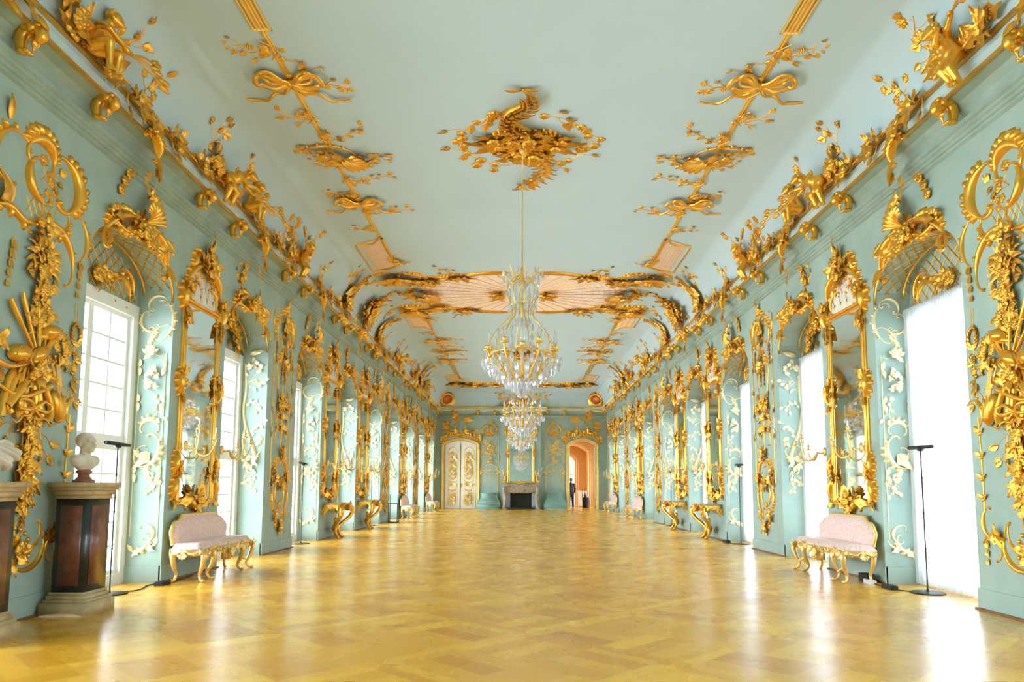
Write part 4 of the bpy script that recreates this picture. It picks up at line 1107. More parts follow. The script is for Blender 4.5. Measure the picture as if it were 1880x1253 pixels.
# ---- console table with marble slab and S-shaped legs
def console_spec():
    parts = []; L, D = .62, .52
    tp = M(); P = []; n = 36
    for i in range(n + 1):
        f = i / n; x = -L + 2 * L * f; P.append((x, -D * (.80 + .20 * sin(pi * f)) - .03 * cos(f * TAU * 2) if 0 < i < n else -D * .78))
    P = [(-L, -.03)] + P + [(L, -.03)]
    def slab(z0, z1, o): 
        V = [(x * (1 + o), y * (1 + o) , z0) for x, y in P] + [(x * (1 + o), y * (1 + o), z1) for x, y in P]; k = len(P)
        tp.raw(V, [tuple(range(k))[::-1], tuple(range(k, 2 * k))] + [(i, (i + 1) % k, k + (i + 1) % k, k + i) for i in range(k)])
    slab(.85, .862, -.03); slab(.862, .885, .0); parts.append(('table_top', tp, 'mantel', 'veined marble slab'))
    ap = M(); G = []
    for i, (x, y) in enumerate(P[1:-1]):
        f = i / n; dep = .10 + .045 * abs(sin(f * pi * 4)) + .05 * math.exp(-((f - .5) / .09) ** 2); G.append([(x * .95, y * .93, .86), (x * .93, y * .91, .86 - dep * .6), (x * .955, y * .94, .86 - dep)])
    ap.grid(G)
    for sd in (-1, 1):
        ys = np.linspace(-D * .73, -.03, 12); G = []
        for i, y in enumerate(ys):
            f = i / 11; bt = .70 + .085 * sin(pi * min(1, f * 1.35)) - .17 * max(0, (f - .72) / .28) ** 1.5; G.append([(sd * L * .94, y, .86), (sd * (L * .94 + .012), y, (.86 + bt) / 2), (sd * L * .94, y, bt)])
        ap.grid(G); q = M(); q.scroll((-.12, .79), (.10, .80), -1, 1.2, .4, .014, ruffle=5); q.shell((.0, .82), .06, -pi / 2, 2.4, 5, .4); q.leaf((.15, .78), -pi / 2 + .3, .2, .035, .2, .3, lob=3); V_ = q.arr()
        ap.raw(np.stack([sd * (L * .94 + .012 + V_[:, 2]), -.2 + V_[:, 0], V_[:, 1]], 1), q.F)
    o = M(); cluster(o, (0, .77), .16, .07, 10, .11, 420, fl=.3); 
    for sd in (-1, 1): o.scroll((sd * .12, .80), (sd * .40, .80), sd, 1.8, .4, .02, ruffle=4)
    V_ = o.arr(); ap.raw(np.stack([V_[:, 0], -D * .93 - V_[:, 2], V_[:, 1]], 1), o.F)
    parts.append(('apron', ap, 'gold'))
    for sd in (-1, 1):
        l = M(); p = crv([(sd * .50, -.40, .83), (sd * .57, -.47, .70), (sd * .52, -.42, .54), (sd * .34, -.28, .38), (sd * .20, -.20, .26), (sd * .16, -.24, .12), (sd * .20, -.30, .03)], 34)
        l.tube(p, np.interp(np.linspace(0, 1, 34), [0, .15, .4, .7, 1], [.045, .07, .045, .04, .045]), 10)
        for q, r in (((sd * .57, -.47, .71), .065), ((sd * .20, -.30, .035), .05), ((sd * .47, -.38, .50), .05), ((sd * .33, -.27, .38), .05)): l.ball(q, (r, r, r * .9), 9, 6)
        for k in range(7):
            a = p[6 + 3 * k]; l.ball((a[0] + sd * .035, a[1] - .03, a[2]), (.028, .026, .036), 7, 5)
        parts.append(('leg', l, 'gold'))
    c = M()
    for i in range(9):
        a = TAU * i / 9; c.ball((.09 * cos(a), -.19 + .05 * sin(a) , .25 + .04 * sin(3 * a)), (.06, .05, .07), 8, 5)
    c.ball((0, -.2, .34), (.07, .06, .1), 10, 6); c.ball((0, -.18, .45), (.05, .05, .08), 9, 6); c.tube(crv([(-.17, -.23, .16), (0, -.2, .24), (.17, -.23, .16)], 12), .03, 8)
    parts.append(('stretcher_ornament', c, 'gold'))
    return parts
kind('console', console_spec())

# ---- black floor lamp with a slim bar head
def lamp_spec():
    b = M(); b.lathe([(.0, 0), (.20, 0), (.205, .008), (.19, .016), (.02, .022), (.0, .022)], n=28)
    p = M(); p.tube([(0, 0, .018), (0, 0, 1.80)], .009, 8); p.lathe([(.018, .02), (.014, .05), (.009, .06)], n=10)
    for z in (.55, 1.0, 1.45): p.lathe([(.009, -.012), (.013, -.01), (.013, .01), (.009, .012)], (0, 0, z), 8)
    h = M(); h.tube([(-.27, 0, 1.85), (-.26, 0, 1.85), (.0, 0, 1.845), (.26, 0, 1.84), (.27, 0, 1.84)], [.02, .026, .026, .022, .018], 10)
    h.lathe([(.01, 0), (.04, .012), (.045, .05), (.02, .075)], (0, 0, 1.79), 12)
    return [('base', b, 'black'), ('pole', p, 'black'), ('lamp_head', h, 'black')]
kind('lamp', lamp_spec())

for side in ('left', 'right'):
    X, rz = wall_frame(side); mi = side == 'right'; sx = -1 if side == 'left' else 1
    for k in (3, 5, 6, 8, 10):
        ph = PH[k].format(s=side)
        place('mirror', 'pier_mirror', 'tall gilt-framed mirror with carved crest on %s' % ph, 'mirror', 'pier mirrors', (X, PIER[k], .06), rz, mi, .84)
        for u in (-.62, .62):
            nf = 'nearer' if u < 0 else 'farther'
            place('sconce', 'wall_sconce', '%s gilt candle sconce beside the mirror on %s' % (nf, ph), 'sconce', 'candle sconces on the mirror frames',
                  (X - sx * .105, PIER[k] + u, 1.90), rz, (u < 0) != mi, mode=None)
    for k, lb in ((3, 'nearest pink damask settee with carved gilt legs against the %s wall'), (8, 'second pink settee from the front along the %s wall'), (10, 'farthest pink settee against the %s wall, near the far corner')):
        place('settee', 'upholstered_settee', lb % side, 'settee', 'pink damask settees', (X - sx * .07, PIER[k], 0), rz, mi, mode=None)
    for k, lb in ((5, 'nearer of the two gilt console tables along the %s wall'), (6, 'farther of the two gilt console tables along the %s wall')):
        place('console', 'console_table', lb % side, 'console table', 'gilt console tables', (X - sx * .02, PIER[k], 0), rz, mi, mode=None)
    for i, k in enumerate((2, 4, 6, 8, 10)):
        place('lamp', 'floor_lamp', 'thin black floor lamp standing in the %s %s window recess' % (ORD[k - 2], side), 'floor lamp', 'black floor lamps in the window recesses', (sx * 5.09, WIN[k] + (-.05 if side == 'left' else .15), 0), rz, False, mode=None)

# ---- pedestals with busts
def pedestal_spec(h=1.36):
    def blk(m, hx, hy, z0, z1): m.box((-hx, -hy, z0), (hx, hy, z1))
    ba = M(); blk(ba, .235, .265, 0, .13); blk(ba, .215, .245, .13, .16); blk(ba, .195, .225, .16, .20); blk(ba, .18, .21, .20, .235)
    ca = M(); z = h - .17; blk(ca, .175, .205, z, z + .04); blk(ca, .195, .225, z + .04, z + .09); blk(ca, .22, .25, z + .09, z + .12); blk(ca, .235, .265, z + .12, z + .17)
    sh = M(); blk(sh, .165, .195, .235, h - .17)
    pn = M()
    for s in (-1, 1): pn.box((min(s * .165, s * .172), -.135, .30), (max(s * .165, s * .172), .135, h - .24)); pn.box((-.11, min(s * .195, s * .202), .30), (.11, max(s * .195, s * .202), h - .24))
    return [('base', ba, 'stone_cream'), ('shaft', sh, 'marble_dark', 'dark green-black marble shaft'), ('panel', pn, 'marble_red', 'red marble panels'), ('capital', ca, 'stone_cream')]
kind('pedestal', pedestal_spec())
def bust_mesh(drape):
    """head looks along -y of the object (its own front); z up from the socle top"""
    z = .14
    pr = [('e', (0, .0, z + .06), (.13, .075, .09)), ('e', (-.10, .0, z + .08), (.06, .065, .06)), ('e', (.10, .0, z + .08), (.06, .065, .06)), ('c', (0, .012, z + .10), (0, -.004, z + .20), .052, .048),
          ('e', (0, .012, z + .285), (.074, .094, .082)), ('e', (0, -.03, z + .235), (.055, .062, .07)), ('c', (0, -.085, z + .262), (0, -.108, z + .228), .010, .017), ('e', (0, -.072, z + .178), (.026, .024, .022)),
          ('e', (0, -.083, z + .205), (.024, .014, .008)), ('e', (0, -.083, z + .194), (.020, .014, .008)), ('c', (-.04, -.072, z + .285), (.04, -.072, z + .285), .012, .012), ('e', (.074, .01, z + .245), (.012, .02, .03)), ('e', (-.074, .01, z + .245), (.012, .02, .03))]
    ng = [('e', (-.03, -.092, z + .262), (.016, .014, .011)), ('e', (.03, -.092, z + .262), (.016, .014, .011))]
    if drape:
        pr += [('c', (-.19, -.03, z + .14), (.10, -.09, z + .0), .05, .05), ('c', (-.16, .05, z + .17), (.20, -.05, z + .06), .055, .05), ('c', (-.20, .0, z + .05), (.02, -.08, z - .04), .05, .04), ('c', (.20, .03, z + .12), (.12, -.06, z - .02), .055, .04)]
        bump = lambda P: .008 * np.sin(P[:, 0] * 60 + P[:, 2] * 95 + P[:, 1] * 30) * np.clip((z + .16 - P[:, 2]) * 14, 0, 1)
    else:
        bump = lambda P: .004 * np.sin(P[:, 0] * 170) * np.sin(P[:, 2] * 150) * np.sin(P[:, 1] * 160) * np.clip((P[:, 2] - z - .29) * 30, 0, 1)
    V, F = sdf_mesh(pr, .0085, .022, ng, bump); m = M(); m.raw(V, F); return m
so = M(); so.lathe([(.0, 0), (.10, 0), (.10, .025), (.075, .035), (.055, .06), (.05, .08), (.07, .10), (.075, .115), (.06, .125), (.0, .15)], n=24)
kind('bust', [('bust', bust_mesh(False), 'marble_white'), ('socle', so, 'socle_red', 'reddish turned marble socle')])
kind('bust2', [('bust', bust_mesh(True), 'marble_white'), ('socle', so, 'marble_dark')])
PX = -WX + .02 + .285
for (y, kb, lb, lp, s) in ((7.63, 'bust', 'white marble bust of a bare-necked head in profile on the farther pedestal', 'farther dark marble pedestal, beside the first left window', 1.06), (6.17, 'bust2', 'white marble bust wrapped in drapery, cut by the left edge of the frame', 'nearer dark marble pedestal, cut by the left edge of the frame', 1.22)):
    place('pedestal', 'bust_pedestal', lp, 'pedestal', 'marble pedestals', (PX, y, 0), 0, mode=None)
    b = place(kb, 'marble_bust', lb, 'bust', 'marble busts on pedestals', (PX - .02, y, 1.36), radians(78), mode=None)
    b.scale = (s, s, s)

# ---- glass case on a black stand beside the left wall
cs = M()
for a in (-.16, .16):
    for b in (-.16, .16): cs.box((a - .012, b - .012, 0), (a + .012, b + .012, .70))
for z in (.02, .69):
    for a in (-.16, .16): cs.box((a - .012, -.16, z - .012), (a + .012, .16, z + .012)); cs.box((-.16, a - .012, z - .012), (.16, a + .012, z + .012))
t = empty('display_stand', (-4.62, 25.75, 0)); tag(t, 'black open frame stand with a glass box on top by the left wall', 'display stand')
link('frame', cs.mesh('frame', mode=None, smooth=False), 'black', t)
g = M(); g.box((-.13, -.13, .705), (.13, .13, 1.02)); link('glass_box', g.mesh('glass_box', mode=None, smooth=False), 'case_glass', t)

# ---- boxes and leads on the floor
def cable(name, pts, lab):
    m = M(); m.tube(crv(pts, 40), .007, 6); tag(link(name, m.mesh(name, mode=None), 'black_rubber'), lab, 'cable', 'black power leads')
cable('power_cable', [(-5.09, 8.9, .01), (-4.9, 9.2, .009), (-5.0, 9.6, .009), (-4.94, 9.95, .009), (-4.86, 10.3, .009), (-4.92, 10.7, .009)], 'black lead on the floor along the left wall by the nearest settee')
cable('power_cable', [(5.05, 9.1, .01), (4.84, 9.3, .009), (4.82, 9.8, .009), (4.88, 10.1, .009), (4.84, 10.4, .04)], 'black lead on the floor behind the nearest right settee')
cable('power_cable', [(5.09, 16.6, .01), (4.86, 16.9, .009), (4.9, 17.3, .009), (4.86, 17.7, .009)], 'black lead on the floor before the nearer right console table')
def box(name, c, s, mt, lab, cat):
    m = M(); m.box((-s[0], -s[1], 0), (s[0], s[1], s[2])); m.box((-s[0] * .9, -s[1] * .9, s[2]), (s[0] * .9, s[1] * .9, s[2] * 1.08)); tag(link(name, m.mesh(name, mode=None, smooth=False), mt, None, c), lab, cat)
box('power_adapter', (-4.86, 9.72, 0), (.05, .13, .05), 'black_rubber', 'black power box on the floor beside the first left reveal', 'power box')
box('power_adapter', (4.84, 10.15, 0), (.06, .12, .11), 'black_rubber', 'black power box under the nearest right settee', 'power box')
box('power_adapter', (4.86, 17.05, 0), (.05, .16, .06), 'black_rubber', 'black power box by the second right floor lamp', 'power box')
box('power_adapter', (4.80, 9.45, 0), (.05, .12, .05), 'black_rubber', 'black power box by the first right floor lamp', 'power box')
box('plug_block', (4.80, 10.0, 0), (.04, .09, .05), 'plastic_white', 'white plug block under the nearest right settee', 'plug block')
# ------------------------------------------------------------------ ceiling ornament (u = x, v = y along the room, w = downward)
def cat2(side): return -1 if side == 'left' else 1
def rosette_spec():
    c = M(); c.shell((.0, .06), .36, -pi / 2, 3.6, 13, .30); c.shell((0, .02), .20, pi / 2, 3.4, 9, .4, w0=.05); c.blob((0, 0), .07, .07, h=.2, w0=.05)
    cluster(c, (-.05, .28), .46, .34, 26, .2, 505, fl=.25, w0=.05); cluster(c, (.05, -.3), .46, .34, 24, .2, 506, fl=.25, w0=.05)
    for i in range(10): a = TAU * i / 10; c.leaf((.2 * cos(a), .2 * sin(a)), a, .34, .1, .7 * (-1) ** i, .3, lob=4, w0=.02)
    for sd in (-1, 1): c.scroll((sd * .15, .34), (sd * .5, .05), sd, 2., .5, .045, ruffle=6); c.scroll((sd * .15, -.3), (sd * .5, -.05), -sd, 2., .5, .04, ruffle=6)
    w = M()
    for sd in (-1, 1):
        w.leaf((sd * .4, .05), (0 if sd > 0 else pi), .62, .13, sd * .4, .25, lob=7, nt=10); w.leaf((sd * .4, -.08), (-.2 if sd > 0 else pi + .2), .5, .11, -sd * .3, .25, lob=5, nt=9); w.leaf((sd * .4, .16), (.25 if sd > 0 else pi - .25), .44, .1, sd * .3, .25, lob=5, nt=9)
        cluster(w, (sd * .5, .04), .2, .22, 12, .2, 500 + sd, fl=.2)
    d = M(); p = crv([(.06, .3), (-.25, .62), (-.24, .95), (.0, 1.18), (.05, 1.4), (-.05, 1.6)], 34)
    d.sweep(p, np.interp(np.linspace(0, 1, 34), [0, .35, .7, 1], [.12, .11, .045, .018]), np.interp(np.linspace(0, 1, 34), [0, .35, .7, 1], [.12, .11, .06, .03]))
    for i in range(13):
        q = p[1 + 2 * i]; g_ = .05 + .05 * (1 - i / 13); a_ = math.atan2(*(p[3 + 2 * i] - q)[::-1])
        d.leaf(q, a_ + 1.0, .24, .05, -.9, .4, lob=3, w0=g_); d.leaf(q, a_ - 1.0, .26, .05, .9, .4, lob=3, w0=g_); d.leaf(q, a_ + .2, .2, .05, .3, .3, lob=3, w0=g_ + .04)
    d.scroll((.05, 1.36), (.16, 1.30), 1, 3.4, .5, .022); d.leaf((-.02, 1.56), 2.6, .3, .05, .4, .4); d.leaf((-.02, 1.56), .6, .22, .05, -.6, .4)
    e = M(); p = crv([(.05, -.3), (.32, -.6), (.38, -.95), (.2, -1.3), (.02, -1.5)], 28); e.sweep(p, np.linspace(.11, .02, 28), np.linspace(.12, .03, 28))
    for i in range(8): q = p[3 + 3 * i - (i > 6)]; e.leaf(q, -.3 - .15 * i, .22, .05, .4, .4, lob=2, w0=.05); e.leaf(q, pi + .3 - .2 * i, .26, .05, .4, .4, lob=2, w0=.05)
    cluster(e, (.0, -1.6), .12, .12, 8, .13, 507, fl=.4)
    g = []
    for sd, sg in ((-1, 1), (1, 1), (-1, -1), (1, -1)):
        v = M(); vine(v, [(sd * .25, sg * .85), (sd * .62, sg * .74), (sd * .98, sg * .38), (sd * 1.02, sg * .05)], 10, .12, 510 + sd + 3 * sg, fl=.65, tend=.5); g.append(('flower_garland', v, 'gold'))
    return [('shell_boss', c, 'gold'), ('acanthus_wings', w, 'gold'), ('dragon_scroll', d, 'gold'), ('tail_scroll', e, 'gold')] + g
kind('rosette', rosette_spec())
place('rosette', 'ceiling_rosette', 'gilded ceiling rosette above the nearest chandelier', 'ceiling ornament', None, (0, 11.12, CEIL), pi, True, mode='ceil')
place('rosette', 'ceiling_rosette', 'gilded ceiling rosette above the farthest chandelier', 'ceiling ornament', None, (0, 29.54, CEIL), rz=pi, mode='ceil')

def band_spec(L, wide0):
    b = M()
    for o, r in ((-.03, .013), (0, .02), (.03, .013)): b.sweep([(o, 0), (o, L)], r, r * 1.4)
    if wide0:
        for o in (-.10, -.05, .05, .10): b.sweep([(o, 0), (o, wide0)], .016, .03)
        b.sweep([(-.12, wide0), (.12, wide0)], .03)
    sp = [('moulding', b, 'gold_bright')]
    R = random.Random(int(L * 10)); v = (wide0 or 0) + .3; k = 0
    while v < L - .4:
        sd = 1 if k % 2 else -1; s = M(); e = R.uniform(.45, .8)
        vine(s, [(0, v), (sd * .12, v + .25), (sd * e * .7, v + .05), (sd * e * 1.2, v + R.uniform(-.25, .35))], 13, .075, 520 + k, fl=.45, tend=.7, gr=.15, r=.010)
        s.sweep(crv([(sd * .1, v - .1), (-sd * .06, v + .1), (sd * .08, v + .3)], 9), .010, w0=.03)
        cluster(s, (sd * .08, v), .07, .1, 5, .09, 530 + k, fl=.5)
        sp.append(('vine_sprig', s, 'gold')); v += R.uniform(.62, .95); k += 1
    return sp
kind('band', band_spec(10.0, 2.5))
def tall_bow():
    m = M(); bow(m, (0, 0), .42, .8, .02); V = m.arr(); V[:, 1] *= 1.45; q = M(); q.raw(V, m.F)
    for sd in (-1, 1): q.sweep(np.c_[crv([(sd * .02, .0), (sd * .16, .22), (sd * .32, .30), (sd * .30, .08), (sd * .03, .02)], 20), .03 + .03 * np.abs(np.sin(np.linspace(0, 3 * pi, 20)))], .03, .03)
    return q
kind('bow', [('ribbon', tall_bow(), 'gold'), ('sprig', vine(M(), [(.0, .1), (-.3, .3), (-.2, .5)], 7, .08, 3, fl=.5), 'gold')])
sh = M(); sh.shell((.1, .1), .5, .3, 2.2, 8, .25, asp=.8); sh.scroll((-.3, .2), (.6, .3), 1, 1.4, .5, .035, ruffle=8); sh.scroll((-.4, -.15), (.3, -.1), -1, 1.5, .4, .03, ruffle=4); cluster(sh, (-.05, -.02), .25, .14, 13, .15, 541, fl=.3)
sv = M(); vine(sv, [(.3, .1), (.7, .2), (.95, .05)], 9, .08, 542, fl=.4); vine(sv, [(-.2, -.05), (-.5, -.1), (-.8, .1)], 9, .08, 543, fl=.4); vine(sv, [(.3, .2), (.6, .5)], 6, .075, 544, fl=.4)
kind('bandshell', [('shell_wing', sh, 'gold'), ('sprigs', sv, 'gold')])

def panel_spec():           # pink trellis strip, u 0..-.72 outward, v 0..2.9
    g = M(); nu, nv = 6, 12
    q = lambda s, t: ((1 - s) * 0 + s * -.70, (1 - s) * (-.1 + 2.05 * t) + s * (.35 + 2.0 * t))
    G = [[(*q(i / nu, j / nv), .012) for j in range(nv + 1)] for i in range(nu + 1)]; g.grid(G)
    t = M()
    for i in range(1, 9): t.sweep([q(i / 9, 0), q(i / 9, 1)], .004, .006, w0=.012)
    for j in range(1, 26): t.sweep(crv([q(k / 8, j / 26 + .012 * (-1) ** k) for k in range(9)], 17), .004, .006, w0=.012)
    f = M()
    f.sweep([q(0, 0), q(0, 1)], .05, .045); f.sweep([q(1, 0), q(1, 1)], .05, .045); f.sweep(crv([q(0, -.03), q(.4, .09), q(1, -.04)], 14), .04, .04); f.sweep(crv([q(0, 1), q(.5, 1.05), q(1, 1)], 10), .05)
    f.scroll(q(1, -.03), q(1.16, .02), -1, 2.6, .5, .035); f.scroll(q(-.1, .62), q(-.34, .95), 1, 2.2, .4, .04, ruffle=6); cluster(f, q(-.12, .82), .12, .2, 9, .15, 551)
    return [('pink_ground', g, 'pink_lattice', 'pink ground of the panel'), ('trellis', t, 'gold'), ('frame', f, 'gold')]
kind('panel', panel_spec())
def cart_spec():            # heavy rocaille cartouche, about 2 m across
    a = M(); a.shell((-.1, -.06), .42, -pi / 2 - .2, 2.8, 9, .45, asp=1.3); a.scroll((-.75, .22), (.55, .30), 1, .9, .5, .055, ruffle=12, h=.1); a.scroll((-.85, -.05), (-.25, -.34), -1, 1.9, .5, .05, ruffle=7); a.scroll((.0, -.38), (.6, -.1), -1, 1.8, .5, .05, ruffle=7)
    cluster(a, (-.12, .02), .5, .26, 22, .24, 560, fl=.15, w0=.04); a.blob((-.1, -.02), .16, .1, 0, .2, .04)
    b = M(); cluster(b, (.6, .18), .34, .24, 16, .2, 561, fl=.3); b.scroll((.5, .5), (.98, .34), 1, 2.2, .5, .035, ruffle=6); b.scroll((.7, -.1), (1.1, .12), -1, 2.0, .5, .03, ruffle=5)
    c = M(); vine(c, [(.8, .1), (1.2, -.1), (1.35, -.6), (1.0, -.9)], 12, .11, 562, fl=.4, tend=.6); vine(c, [(-.7, -.1), (-1.1, -.25), (-1.4, -.6)], 10, .10, 563, fl=.3)
    return [('rocaille_shell', a, 'gold'), ('side_scrolls', b, 'gold'), ('vine_sprig', c, 'gold')]
kind('cart', cart_spec())
def fan_spec():             # right half of the central fan; mirrored for the left
    X = np.linspace(.45, 2.9, 15); top = lambda x: 2.05 - .10 * (x - .45) - .62 * max(0, (x - 1.2) / 1.7) ** 1.2 * 1.15
    g = M(); g.grid([[(x, -top(x) + 2 * top(x) * j / 10, .012) for j in range(11)] for x in X])
    t = M()
    for k in range(15):
        a = -1.22 + 2.44 * k / 14; p = [(q * cos(a), q * sin(a)) for q in np.linspace(.5, 4, 30)]; p = [(x, y) for x, y in p if .45 < x < 2.9 and abs(y) < top(x) - .02]
        if len(p) > 1: t.sweep(p, .010, .016, w0=.01)
    for j in range(16):
        q = .62 + .16 * j; p = [(q * cos(a), q * sin(a) ) for a in np.linspace(-1.25, 1.25, 30)]; p = [(x, y) for x, y in p if .45 < x < 2.9 and abs(y) < top(x) - .02]
        if len(p) > 2: t.sweep(p, .0045, .008, w0=.01)
    f = []
    for sg in (-1, 1):
        b = M(); b.sweep([(x, sg * top(x)) for x in X], .05, .05)
        b.scroll((.3, sg * 2.1), (1.5, sg * 1.95), sg, .6, .4, .05, ruffle=0); b.scroll((1.5, sg * 1.85), (2.4, sg * 1.6), sg, .9, .5, .045, ruffle=9); cluster(b, (1.75, sg * 1.78), .36, .12, 14, .2, 570 + sg, fl=.2); cluster(b, (2.6, sg * 1.3), .2, .24, 11, .2, 572 + sg, fl=.2); vine(b, [(2.5, sg * 1.5), (2.9, sg * 1.9), (3.3, sg * 1.8)], 7, .1, 574 + sg, fl=.4)
        f.append(('border_scrolls', b, 'gold'))
    e = M(); e.shell((2.95, 0), .55, pi, 2.7, 9, .3); cluster(e, (3.0, 0), .34, .6, 22, .26, 576, fl=.2); e.scroll((3.1, .6), (3.1, -.6), 1, 1.4, .5, .05, ruffle=8)
    c = M(); cluster(c, (.72, .0), .22, .35, 14, .2, 578, fl=.25); c.leaf((.6, .2), .5, .5, .1, .3, .3, lob=5); c.leaf((.6, -.2), -.5, .5, .1, -.3, .3, lob=5)
    return [('pink_ground', g, 'pink_lattice', 'pink fan-shaped ground'), ('fan_ribs', t, 'gold')] + f + [('end_shell', e, 'gold'), ('heart_leaves', c, 'gold')]
kind('fan', fan_spec())
def endborder_spec():       # scrolled border at the ends of the ceiling, right half
    b = M(); b.sweep(crv([(3.9, -.1), (3.3, .35), (2.6, .55), (1.8, .25), (.75, .3)], 26), np.linspace(.14, .09, 26)); b.scroll((3.1, .3), (2.0, .35), 1, 1.3, .5, .10, ruffle=10); b.scroll((1.8, .3), (.7, .25), 1, 1.1, .5, .09, ruffle=8); cluster(b, (2.7, .42), .7, .42, 26, .34, 580, fl=.15); cluster(b, (1.3, .35), .5, .3, 18, .28, 581, fl=.2); cluster(b, (3.6, .1), .4, .4, 16, .3, 582, fl=.15)
    return [('scroll_border', b, 'gold')]
kind('endborder', endborder_spec())

for side in ('left', 'right'):
    s = cat2(side); mi = side == 'right'
    for half, y, rz in (('near', 5.75, 0), ('far', 2 * YC - 5.75, pi)):
        m2 = mi if rz == 0 else not mi
        place('band', 'ceiling_band', 'gilded ribbed band with vine sprigs along the %s half of the ceiling, %s side' % (half, side), 'ceiling ornament', 'gilded bands along the ceiling', (s * 3.27, y, CEIL), rz, m2, mode='ceil')
        place('panel', 'trellis_panel', 'pink trellis panel with gilt frame, %s half of the ceiling, %s side' % (half, side), 'ceiling ornament', 'pink trellis panels of the ceiling', (s * 3.24, 15.75 if half == 'near' else 2 * YC - 15.75, CEIL), rz, m2, mode='ceil')
        place('cart', 'rocaille_cartouche', 'large gilded rocaille at the inner end of the %s pink panel, %s side' % (half, side), 'ceiling ornament', 'gilded rocailles beside the pink fans', (s * 3.3, 18.75 if half == 'near' else 2 * YC - 18.55, CEIL), rz, m2, mode='ceil')
        for k, (yy, kk) in enumerate(((9.37, 'bow'), (13.6, 'bow'), (11.5, 'bandshell'))):
            lb = ('gilded ribbon bow tied on the %s %s ceiling band, %s' % (half, side, ('end nearer the wall end', 'end nearer the pink fans')[k])) if kk == 'bow' else 'gilded shell wing halfway along the %s %s ceiling band' % (half, side)
            place(kk, 'ribbon_bow' if kk == 'bow' else 'shell_wing', lb, 'ceiling ornament', 'gilded bows of the ceiling' if kk == 'bow' else 'gilded shell wings of the ceiling', (s * 3.27, yy if half == 'near' else 2 * YC - yy, CEIL - .01), rz if kk != 'bow' else pi, m2 if kk != 'bow' else (k == 1) != m2, mode='ceil')
    place('fan', 'ceiling_fan_panel', 'large pink fan with gilded ribs at the middle of the ceiling, %s half' % side, 'ceiling ornament', 'pink fans of the ceiling', (0, YC, CEIL), 0, s < 0, mode='ceil')
    place('panel', 'trellis_panel', 'small pink trellis panel at the far end of the ceiling, %s side' % side, 'ceiling ornament', 'pink trellis panels of the ceiling', (s * 3.24, 35.3, CEIL), 0, mi, mode='ceil')
    place('endborder', 'scroll_border', 'gilded scroll border at the far end of the ceiling, %s half' % side, 'ceiling ornament', 'scroll borders of the ceiling end', (0, 38.2, CEIL), 0, s < 0, mode='ceil')

# ------------------------------------------------------------------ ornament on the rail and cove (v < 5.9 hangs in front of the frieze, above it follows the cove)
def cove_fn(V):
    V = V.copy(); w = -V[:, 1]; v = V[:, 2]; t = np.clip((v - 5.9) / 1.05, 0, pi / 2); ex = np.maximum(0, v - 5.9 - 1.05 * pi / 2)
    up = v > 5.9
    ins = np.where(up, 1.35 - (1.05 - w) * np.cos(t) + ex, .33 + w); z = np.where(up, 5.9 + (1.05 - w) * np.sin(t), v)
    V[:, 1] = -ins; V[:, 2] = z; return V
def place_cove(key, name, label, cat, group, side, y, mirror=False, zb=5.9):
    X, rz = wall_frame(side); o = empty(name, (X, y, zb), rz); tag(o, label, cat, group)
    for nm, mm, mt, lb, cache in KIND[key]:
        k = ('c', mirror)
        if k not in cache:
            me = mm.mesh(nm, mode='wall', mirror=mirror, fn=cove_fn); v = np.zeros(len(me.vertices) * 3); me.vertices.foreach_get('co', v); v[2::3] -= zb; me.vertices.foreach_set('co', v); cache[k] = me
        link(nm, cache[k], mt, o)
    return o
# bracket consoles between cornice and rail
br = M(); br.tube(crv([(0, -.17, 5.46), (0, -.16, 5.54), (0, -.17, 5.63), (0, -.22, 5.69), (0, -.30, 5.68), (0, -.355, 5.63), (0, -.33, 5.585), (0, -.29, 5.60)], 30), np.interp(np.linspace(0, 1, 30), [0, .3, .55, .8, 1], [.045, .062, .075, .062, .03]), 10)
hd_ = M()
for sd in (-1, 1): hd_.ball((sd * .07, -.26, 5.675), (.035, .085, .055), 9, 7); hd_.ball((sd * .085, -.30, 5.66), (.03, .045, .045), 8, 6)
lf = M(); lf.leaf((0, 5.66), -pi / 2, .20, .075, .1, .15, lob=4, nt=8); V_ = lf.arr(); hd_.raw(np.stack([V_[:, 0], -.235 - .10 * np.clip((V_[:, 1] - 5.44) / .2, 0, 1) - V_[:, 2], V_[:, 1]], 1), lf.F)
for i in range(3): hd_.ball((.05 * (i - 1), -.345, 5.70), (.03, .035, .03), 7, 5)
ft_ = M(); ft_.ball((0, -.18, 5.455), (.06, .06, .025), 9, 5)
for sd in (-1, 0, 1): ft_.ball((sd * .035, -.235, 5.45), (.024, .035, .02), 7, 5)
kind('bracket', [('scroll_leg', br, 'gold'), ('acanthus_head', hd_, 'gold'), ('foot', ft_, 'gold')])
# vine wound round the rail; leafy drop over a window
def railvine(seed, up=True):
    m = M(); vine(m, [(-1.1, 5.95), (-.7, 5.82), (-.35, 5.98), (0, 5.84), (.4, 5.98), (.8, 5.84), (1.1, 5.95)], 13, .11, seed, fl=.3, tend=.4, gr=.06, r=.014, w0=.04)
    n = M(); vine(n, [(-.7, 5.9), (-.6, 6.25), (-.3, 6.45)], 9, .10, seed + 1, fl=.3, tend=.6, r=.01); q = M(); vine(q, [(.7, 5.9), (.8, 6.2), (1.1, 6.4)], 9, .10, seed + 2, fl=.3, tend=.6, gr=.1, r=.01)
    cluster(m, (-.85, 5.9), .14, .12, 8, .17, seed + 3, fl=.2, w0=.05); cluster(m, (.85, 5.88), .14, .12, 8, .17, seed + 4, fl=.2, w0=.05); cluster(m, (.1, 5.9), .16, .12, 8, .17, seed + 5, fl=.2, w0=.05)
    return [('rail_vine', m, 'gold')] + ([('upper_sprig', n, 'gold')] if up else [('upper_sprig', q, 'gold')])
